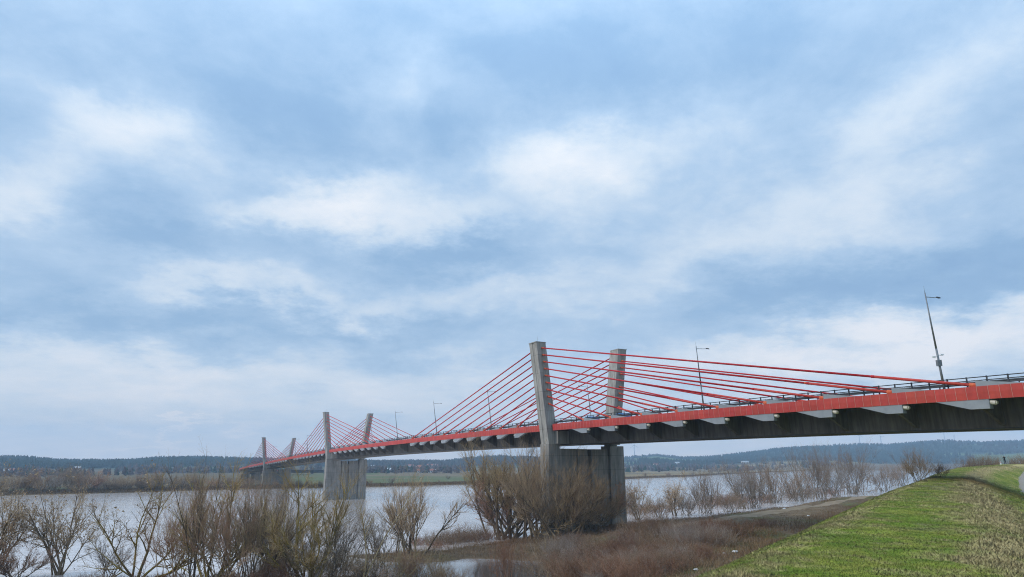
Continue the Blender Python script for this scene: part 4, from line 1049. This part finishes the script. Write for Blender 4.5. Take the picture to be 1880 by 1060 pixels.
HS = [(714, 868, 1150, 8, 7, 4.5, .2, 'wall_white', 'roof_grey', 'small white house left of the long pale farm building'),
      (782, 873.5, 1080, 26, 9, 3.6, .15, 'wall_white', 'roof_red', 'long pale farm building with a red roof at the edge of the meadow'),
      (795, 873.5, 1085, 8, 6, 3.2, .15, 'wall_white', 'roof_grey', 'small white shed right of the long pale farm building'),
      (765, 865, 1350, 12, 9, 5, .3, 'wall_white', 'roof_red', 'white house on the slope above the long farm building'),
      (772, 861, 1500, 12, 9, 5, .0, 'wall_pink', 'roof_red', 'sand-coloured house higher above the long farm building'),
      (789, 857.5, 1650, 14, 9, 5, .4, 'wall_pink', 'roof_red', 'highest sand-coloured house in the village on the slope'),
      (797, 858, 1660, 11, 9, 5, .1, 'wall_pink', 'roof_grey', 'sand-coloured house right of the highest one in the village'),
      (754, 862, 1600, 12, 9, 5, .2, 'wall_white', 'roof_red', 'white house at the left end of the village on the slope'),
      (802, 860, 1640, 10, 8, 4.5, .5, 'wall_white', 'roof_red', 'white house at the right end of the village on the slope'),
      (685, 860, 1500, 9, 8, 5, .2, 'wall_white', 'roof_grey', 'pale house right beside the middle pier'),
      (4, 876, 980, 14, 8, 4, .1, 'roof_grey', 'roof_grey', 'low shed with a pale roof at the left edge of the photo'),
      (24, 873, 1000, 12, 9, 4.5, .3, 'wall_pink', 'roof_red', 'house with a red roof near the left edge of the photo'),
      (42, 874, 1020, 14, 9, 4.5, -.1, 'wall_pink', 'roof_red', 'wider red-roofed house right of the first red roof at the left'),
      (142, 865, 1200, 9, 8, 4.5, .2, 'wall_pink', 'roof_grey', 'pale gabled house behind the bushes at the left'),
      (1243, 855, 1900, 12, 9, 5.5, .2, 'wall_white', 'roof_grey', 'white house low among the groves right of the near pier'),
      (1297, 849, 2200, 14, 10, 6, .3, 'wall_white', 'roof_grey', 'white house on the wooded slope right of the near pier'),
      (1312, 846.5, 2300, 14, 10, 6, -.2, 'wall_white', 'roof_grey', 'highest white house on the wooded slope right of the near pier'),
      (1204, 859, 1700, 10, 8, 5, .1, 'wall_white', 'roof_red', 'pale house left of the white house among the groves'),
      (1368, 856, 2000, 20, 10, 4.5, .1, 'wall_white', 'roof_grey', 'long white building below the green hill field'),
      (1441, 852.5, 2200, 13, 9, 5, .2, 'wall_white', 'roof_red', 'white house half hidden behind the bank bushes'),
      (1733, 838, 2700, 32, 12, 5, .1, 'wall_pink', 'roof_grey', 'wide pale-roofed hall on the far slope above the dike crest')]
for h_ in HS: house(*h_)

# wind turbines on the ridge
def turbine(px, hub, base, blade, Y, rot, label):
    p = at_depth(px, hub, Y); z0 = at_depth(px, base, Y)[2] - 45
    root = empty('wind_turbine', (p[0], p[1], z0)); tag(root, label, 'wind turbine', 'wind turbines on the far ridge')
    hz = p[2] - z0; mb = MB(); mb.tube((0, 0, 0), (0, 0, hz), 3.0, 1.7, 10); mb.build('mast', M['turbine'], root, None, True)
    mb = MB(); mb.box(-2, 2, -5, 4, hz - 1.5, hz + 2.2); mb.build('nacelle', M['turbine'], root)
    bl = blade * Y / F
    for i in range(3):
        a = rot + i * 2 * math.pi / 3; dx, dz = math.sin(a), math.cos(a); c = Vector((0, -6, hz)); u = Vector((dx, 0, dz)); v = Vector((dz, 0, -dx))
        mb = MB(); mb.hexa([c + v * 1.2, c - v * 1.2, c - v * 1.2 + Vector((0, .8, 0)), c + v * 1.2 + Vector((0, .8, 0))],
                           [c + u * bl + v * .4, c + u * bl - v * .4, c + u * bl - v * .4 + Vector((0, .4, 0)), c + u * bl + v * .4 + Vector((0, .4, 0))])
        mb.build('blade', M['turbine'], root)
turbine(1164, 818, 838, 9.6, 3900, 0.0, 'wind turbine seen under the deck just right of the near pier')
turbine(1577, 799, 812, 7.5, 4000, .1, 'wind turbine above the ridge, left one of the close pair under the deck')
turbine(1616.5, 802.5, 813, 6.0, 4100, -.6, 'wind turbine above the ridge, right one of the close pair under the deck')
turbine(1732, 791.5, 807, 8.5, 4000, .05, 'tallest wind turbine above the wooded ridge at the right')
turbine(1751, 801, 807, 3.2, 4200, .3, 'smallest wind turbine right beside the tallest one')

# ------------------------------------------------------------------ person on the dike
def person():
    q = at_depth(1845.5, 852.2, 149); x, y = q[0], q[1]; z = H1(x, y) + CZ; print('PERSON', z - q[2])
    root = empty('person', (x, y, z), -.6); tag(root, 'person in black clothes standing on the dike crest, raising a camera to the face', 'person')
    J = {'pel': (0, 0, .95), 'sp': (0, .01, 1.15), 'ch': (0, .02, 1.34), 'nk': (0, .02, 1.50), 'hd': (0, .05, 1.60), 'ht': (0, .04, 1.75)}
    R = {'pel': .15, 'sp': .14, 'ch': .16, 'nk': .06, 'hd': .095, 'ht': .075}
    E = [('pel', 'sp'), ('sp', 'ch'), ('ch', 'nk'), ('nk', 'hd'), ('hd', 'ht')]
    for s, n_ in ((-1, 'l'), (1, 'r')):
        for nm, p, r in (('hip', (.1 * s, 0, .88), .10), ('kn', (.12 * s, .03, .50), .066), ('an', (.14 * s, 0, .09), .045), ('to', (.16 * s, .17, .04), .038),
                         ('sh', (.19 * s, .02, 1.42), .065), ('el', (.30 * s, .18, 1.24), .05), ('wr', (.10 * s, .30, 1.52), .034), ('pa', (.07 * s, .32, 1.58), .036)):
            J[nm + n_] = p; R[nm + n_] = r
        E += [('pel', 'hip' + n_), ('hip' + n_, 'kn' + n_), ('kn' + n_, 'an' + n_), ('an' + n_, 'to' + n_), ('ch', 'sh' + n_), ('sh' + n_, 'el' + n_), ('el' + n_, 'wr' + n_), ('wr' + n_, 'pa' + n_)]
        for f in range(5):
            a = J['pa' + n_]; nm = f'f{f}' + n_
            J[nm] = (a[0] - s * (.02 + .012 * (f % 2)), a[1] + .03 + .008 * (f % 3), a[2] + (-.03 + .022 * f)); R[nm] = .010
            J[nm + 'b'] = (a[0] - s * .06, a[1] + .035, a[2] + (-.03 + .022 * f)); R[nm + 'b'] = .009
            E += [('pa' + n_, nm), (nm, nm + 'b')]
    keys = list(J); me = bpy.data.meshes.new('person_body'); me.from_pydata([J[k] for k in keys], [(keys.index(a), keys.index(b)) for a, b in E], [])
    o = bpy.data.objects.new('tmp_person', me); col.objects.link(o)
    md = o.modifiers.new('s', 'SKIN'); o.modifiers.new('d', 'SUBSURF').levels = 1
    for i, k in enumerate(keys):
        v = me.skin_vertices[0].data[i]; v.radius = (R[k], R[k] * (.75 if k in ('pel', 'sp', 'ch') else 1)); v.use_root = (k == 'pel')
    dg = bpy.context.evaluated_depsgraph_get(); m2 = bpy.data.meshes.new_from_object(o.evaluated_get(dg)); bpy.data.objects.remove(o)
    m2.materials.clear(); m2.materials.append(M['black_cloth']); m2.materials.append(M['skin'])
    for p in m2.polygons:
        c = p.center; p.material_index = 1 if (c.z > 1.51 and (abs(c.x) < .12)) else 0; p.use_smooth = True
    link('body', m2, root)
    mb = MB()
    for i in range(6):
        pass
    V = []; Fc = []
    for i in range(6):
        for j in range(12):
            th = i / 5 * 1.75; ph = j / 12 * 6.283
            V.append((.108 * math.sin(th) * math.cos(ph), .03 + .118 * math.sin(th) * math.sin(ph), 1.655 + .125 * math.cos(th)))
    for i in range(5):
        for j in range(12): Fc.append((i * 12 + j, i * 12 + (j + 1) % 12, (i + 1) * 12 + (j + 1) % 12, (i + 1) * 12 + j))
    mb.add(V, Fc); mb.build('hair', M['hair'], root, None, True)
    cam = empty('photo_camera', (x + .36 * math.sin(.6), y + .36 * math.cos(.6), z + 1.6), -.6); tag(cam, 'small black camera held up in front of the face of the person on the dike', 'camera')
    mb = MB(); mb.box(-.07, .07, -.03, .03, -.045, .045); mb.build('camera_body', M['black_cloth'], cam)
    mb = MB(); mb.tube((0, .03, 0), (0, .11, 0), .035, .035, 12); mb.build('lens', M['glass'], cam)
    return q
pq = person()
# white marker post by the person
q = at_depth(1837.3, 852.3, 149); q[2] = H1(q[0], q[1]) + CZ
root = empty('marker_post', (q[0], q[1], q[2] - .05)); tag(root, 'short white marker post on the dike crest left of the person', 'post')
mb = MB(); mb.box(-.09, .09, -.09, .09, 0, .42); mb.build('shaft', M['white'], root)
mb = MB(); mb.box(-.095, .095, -.095, .095, .422, .50); mb.build('band', M['cable'], root)
mb = MB(); mb.prism([(-.09, -.09, .502), (.09, -.09, .502), (.09, .09, .502), (-.09, .09, .502)], [(-.05, -.05, .64), (.05, -.05, .64), (.05, .05, .64), (-.05, .05, .64)]); mb.build('cap', M['white'], root)

# pale stones and scraps on the slope
srng = random.Random(3)
LS = [(1350, 1015.5, .30, 'largest white stone at the foot of the dike'), (1278, 1048, .22, 'white stone below the dark brown mound'), (1226, 1003, .16, 'pale stone left of the grey-purple spray of stems'),
      (1440, 935.5, .3, 'white scrap lying just below the upper part of the sandy path'), (1484, 948.5, .25, 'white scrap close to the dike under the path'), (1140, 960, .25, 'pale stone at the lower end of the sandy path'),
      (1126, 992, .2, 'white scrap on the mossy strip of grass'), (1330, 1018, .18, 'small pale stone left of the largest white stone'), (1025, 991, .3, 'white scrap between the pond and the bushy willow')]
for px, py, s, lb in LS:
    q = hit(px, py); V = []; Fc = []
    for i in range(5):
        for j in range(7):
            th = i / 4 * math.pi; ph = j / 7 * 6.283; k = s * srng.uniform(.75, 1.15)
            V.append((k * math.sin(th) * math.cos(ph) * 1.3, k * math.sin(th) * math.sin(ph), .6 * k * math.cos(th)))
    for i in range(4):
        for j in range(7): Fc.append((i * 7 + j, (i + 1) * 7 + j, (i + 1) * 7 + (j + 1) % 7, i * 7 + (j + 1) % 7))
    mb = MB(); mb.add(V, Fc); o = mb.build('pale_stone', M['stone'], None, (q[0], q[1], q[2] + s * .4)); tag(o, lb, 'stone', 'pale stones and scraps on the low ground')

# ------------------------------------------------------------------ haze
mb = MB(); mb.box(-4750, 4750, -4750, 4750, -6, 245)
hm = bpy.data.materials.new('haze_air'); hm.use_nodes = True; nt = hm.node_tree; nt.nodes.clear()
out = N(nt, 'ShaderNodeOutputMaterial'); pv = N(nt, 'ShaderNodeVolumePrincipled')
pv.inputs['Color'].default_value = (.56, .78, 1.0, 1); pv.inputs['Density'].default_value = .00023; pv.inputs['Anisotropy'].default_value = 0.0
nt.links.new(pv.outputs[0], out.inputs['Volume'])
tag(mb.build('haze', hm), kind='stuff')

# ------------------------------------------------------------------ sky
SUN_EL, SUN_AZ = math.radians(38), math.radians(-100)           # azimuth measured from +Y, negative = left
world = bpy.data.worlds.new('World'); scene.world = world; world.use_nodes = True
nt = world.node_tree; nt.nodes.clear()
wo = N(nt, 'ShaderNodeOutputWorld'); bg = N(nt, 'ShaderNodeBackground'); nt.links.new(bg.outputs[0], wo.inputs[0]); bg.inputs['Strength'].default_value = .1
sky = N(nt, 'ShaderNodeTexSky', sky_type='NISHITA', sun_disc=False); sky.sun_elevation = SUN_EL; sky.sun_rotation = SUN_AZ % (2 * math.pi)
tc = N(nt, 'ShaderNodeTexCoord'); dirv = tc.outputs['Generated']
def mth(op, a, b=None, clamp=False):
    n = N(nt, 'ShaderNodeMath', operation=op); n.use_clamp = clamp
    for i, v in enumerate((a, b)):
        if v is None: continue
        if isinstance(v, (int, float)): n.inputs[i].default_value = v
        else: nt.links.new(v, n.inputs[i])
    return n.outputs[0]
sp = N(nt, 'ShaderNodeSeparateXYZ'); nt.links.new(dirv, sp.inputs[0])
azn = mth('ARCTAN2', sp.outputs[0], sp.outputs[1]); eln = mth('ARCSINE', sp.outputs[2])
# cloud-layer coordinates
zc_ = mth('ADD', mth('MAXIMUM', sp.outputs[2], 0.0), .22)
cx = N(nt, 'ShaderNodeCombineXYZ'); nt.links.new(mth('DIVIDE', sp.outputs[0], zc_), cx.inputs[0]); nt.links.new(mth('DIVIDE', sp.outputs[1], zc_), cx.inputs[1])
def cn(scale, detail, rough, off=0.0, dist=0.0):
    n = N(nt, 'ShaderNodeTexNoise'); n.inputs['Scale'].default_value = scale; n.inputs['Detail'].default_value = detail; n.inputs['Roughness'].default_value = rough; n.inputs['Distortion'].default_value = dist
    mp = N(nt, 'ShaderNodeMapping'); mp.inputs['Location'].default_value = (off, off * .7, off * .3); nt.links.new(cx.outputs[0], mp.inputs['Vector']); nt.links.new(mp.outputs[0], n.inputs['Vector'])
    return n
w1 = cn(2.0, 8, .66, 3.1); w2 = cn(2.0, 8, .66, 9.7)
WARP = .30
azw = mth('ADD', azn, mth('MULTIPLY', mth('SUBTRACT', w1.outputs['Fac'], .5), WARP)); elw = mth('ADD', eln, mth('MULTIPLY', mth('SUBTRACT', w2.outputs['Fac'], .5), WARP * .7))
BL = [(1050, 315, 95, 55, .40, 0), (1180, 270, 150, 50, .20, .1), (230, 225, 110, 50, .28, .1), (350, 255, 110, 45, .20, 0), (50, 385, 80, 45, .36, -.1), (120, 300, 120, 40, .18, .2),
      (640, 350, 140, 35, .26, .25), (760, 400, 190, 32, .30, -.05), (520, 395, 110, 28, .24, .15), (760, 170, 75, 38, .24, 0), (1790, 90, 170, 60, .18, .4), (1700, 240, 230, 60, .20, .35), (1450, 330, 220, 60, .13, .1),
      (1300, 450, 190, 50, .18, .1), (450, 535, 190, 24, .20, -.05), (900, 530, 170, 30, .12, .1), (1780, 620, 170, 45, .30, .12), (1480, 650, 220, 35, .26, .05), (120, 690, 260, 40, .14, 0), (520, 720, 240, 45, .10, 0), (300, 797, 80, 6, .3, 0), (1100, 610, 200, 25, .08, 0), (60, 130, 120, 60, .10, 0),
      (560, 235, 120, 70, -.22, 0), (980, 110, 190, 60, -.24, .1), (830, 270, 70, 55, -.20, 0), (270, 430, 140, 40, -.20, 0), (140, 590, 260, 40, -.27, 0), (600, 600, 220, 25, -.20, 0), (850, 470, 160, 26, -.24, .05),
      (940, 620, 220, 30, -.12, 0), (1540, 530, 220, 42, -.30, .1), (1820, 500, 160, 42, -.26, .1), (1280, 140, 160, 60, -.14, 0), (420, 70, 160, 60, -.08, 0), (1560, 120, 120, 60, -.08, 0), (100, 480, 100, 40, -.1, 0)]
dens = None
for (px, py, sx, sy, am, ro) in BL:
    r = ray(px, py); r = r / np.linalg.norm(r); a0 = math.atan2(r[0], r[1]); e0 = math.asin(r[2])
    k = 1.0 / math.sqrt(1 + ((px - 940) / F) ** 2 + ((530 - py) / F) ** 2); sa = sx / F * k / max(.5, math.cos(e0)); se = sy / F * k
    da = mth('SUBTRACT', azw, a0); de = mth('SUBTRACT', elw, e0)
    c, s = math.cos(ro), math.sin(ro)
    u = mth('ADD', mth('MULTIPLY', da, c / sa), mth('MULTIPLY', de, s / sa)); v = mth('ADD', mth('MULTIPLY', da, -s / se), mth('MULTIPLY', de, c / se))
    g = mth('EXPONENT', mth('MULTIPLY', mth('ADD', mth('MULTIPLY', u, u), mth('MULTIPLY', v, v)), -.6))
    g = mth('MULTIPLY', g, am); dens = g if dens is None else mth('ADD', dens, g)
n1 = cn(1.3, 9, .62, 0.0, .6); n2 = cn(4.0, 10, .66, 5.0, .5); n3 = cn(10.0, 8, .65, 2.0, .3)
dens = mth('ADD', dens, mth('ADD', mth('MULTIPLY', mth('SUBTRACT', n1.outputs['Fac'], .5), .66), mth('ADD', mth('MULTIPLY', mth('SUBTRACT', n2.outputs['Fac'], .5), .42), mth('MULTIPLY', mth('SUBTRACT', n3.outputs['Fac'], .5), .26))))
dens = mth('ADD', dens, .41)
hz = mth('MULTIPLY', mth('EXPONENT', mth('MULTIPLY', mth('MAXIMUM', eln, 0.0), -7.0)), .46); dens = mth('ADD', dens, hz, True)
cr = N(nt, 'ShaderNodeValToRGB'); el = cr.color_ramp.elements
el[0].position = 0.0; el[0].color = (.185, .315, .51, 1); el[1].position = 1.0; el[1].color = (.70, .735, .775, 1)
for p_, c_ in ((.25, (.235, .375, .56, 1)), (.5, (.35, .485, .65, 1)), (.71, (.52, .615, .715, 1))):
    e = el.new(p_); e.color = c_
nt.links.new(dens, cr.inputs['Fac'])
# brighter cloud overhead, warm-grey tone low down
hi = mth('ADD', 1.0, mth('MULTIPLY', mth('SMOOTH_MAX', mth('SUBTRACT', sp.outputs[2], .62), 0.0), 5.5))
m_ = mixc(nt, 'MULTIPLY', 1.0); nt.links.new(cr.outputs['Color'], m_.inputs['A'])
cxx = N(nt, 'ShaderNodeCombineXYZ')
for i in range(3): nt.links.new(mth('MULTIPLY', hi, 10.0), cxx.inputs[i])
nt.links.new(cxx.outputs[0], m_.inputs['B'])
warm = mixc(nt, 'MULTIPLY'); nt.links.new(mth('EXPONENT', mth('MULTIPLY', mth('MAXIMUM', eln, 0.0), -6.0)), warm.inputs[0]); nt.links.new(m_.outputs['Result'], warm.inputs['A']); setc(nt, warm.inputs['B'], (1.22, 1.05, .95))
mx = mixc(nt, 'MIX', .88); nt.links.new(sky.outputs[0], mx.inputs['A']); nt.links.new(warm.outputs['Result'], mx.inputs['B'])
nt.links.new(mx.outputs['Result'], bg.inputs['Color'])

sun = bpy.data.lights.new('sun', 'SUN'); sun.energy = 1.5; sun.angle = math.radians(14); sun.color = (1.0, .95, .87)
so = bpy.data.objects.new('sun', sun); col.objects.link(so)
sd = Vector((math.sin(SUN_AZ) * math.cos(SUN_EL), math.cos(SUN_AZ) * math.cos(SUN_EL), math.sin(SUN_EL)))
so.rotation_euler = sd.to_track_quat('Z', 'Y').to_euler(); so.location = (-60, -40, 120)

# ------------------------------------------------------------------ camera
cd = bpy.data.cameras.new('camera'); cd.sensor_width = 36; cd.lens = F / 1880 * 36; cd.clip_start = .1; cd.clip_end = 40000
co = bpy.data.objects.new('camera', cd); col.objects.link(co); co.location = (0, 0, CZ); co.rotation_euler = (math.pi / 2 + PITCH, 0, 0)
scene.camera = co
vs = scene.view_settings; scene.display_settings.display_device = 'sRGB'; vs.view_transform = 'Standard'; vs.look = 'None'; vs.gamma = 1.0; vs.use_curve_mapping = False; vs.exposure = 0.42
cy = scene.cycles; cy.max_bounces = 6; cy.diffuse_bounces = 3; cy.glossy_bounces = 3; cy.transmission_bounces = 2; cy.volume_bounces = 0; cy.caustics_reflective = False; cy.caustics_refractive = False
cy.filter_width = 1.05; cy.use_denoising = True; cy.denoiser = 'OPENIMAGEDENOISE'; cy.denoising_prefilter = 'NONE'; cy.use_adaptive_sampling = False; cy.denoising_input_passes = 'RGB_ALBEDO_NORMAL'
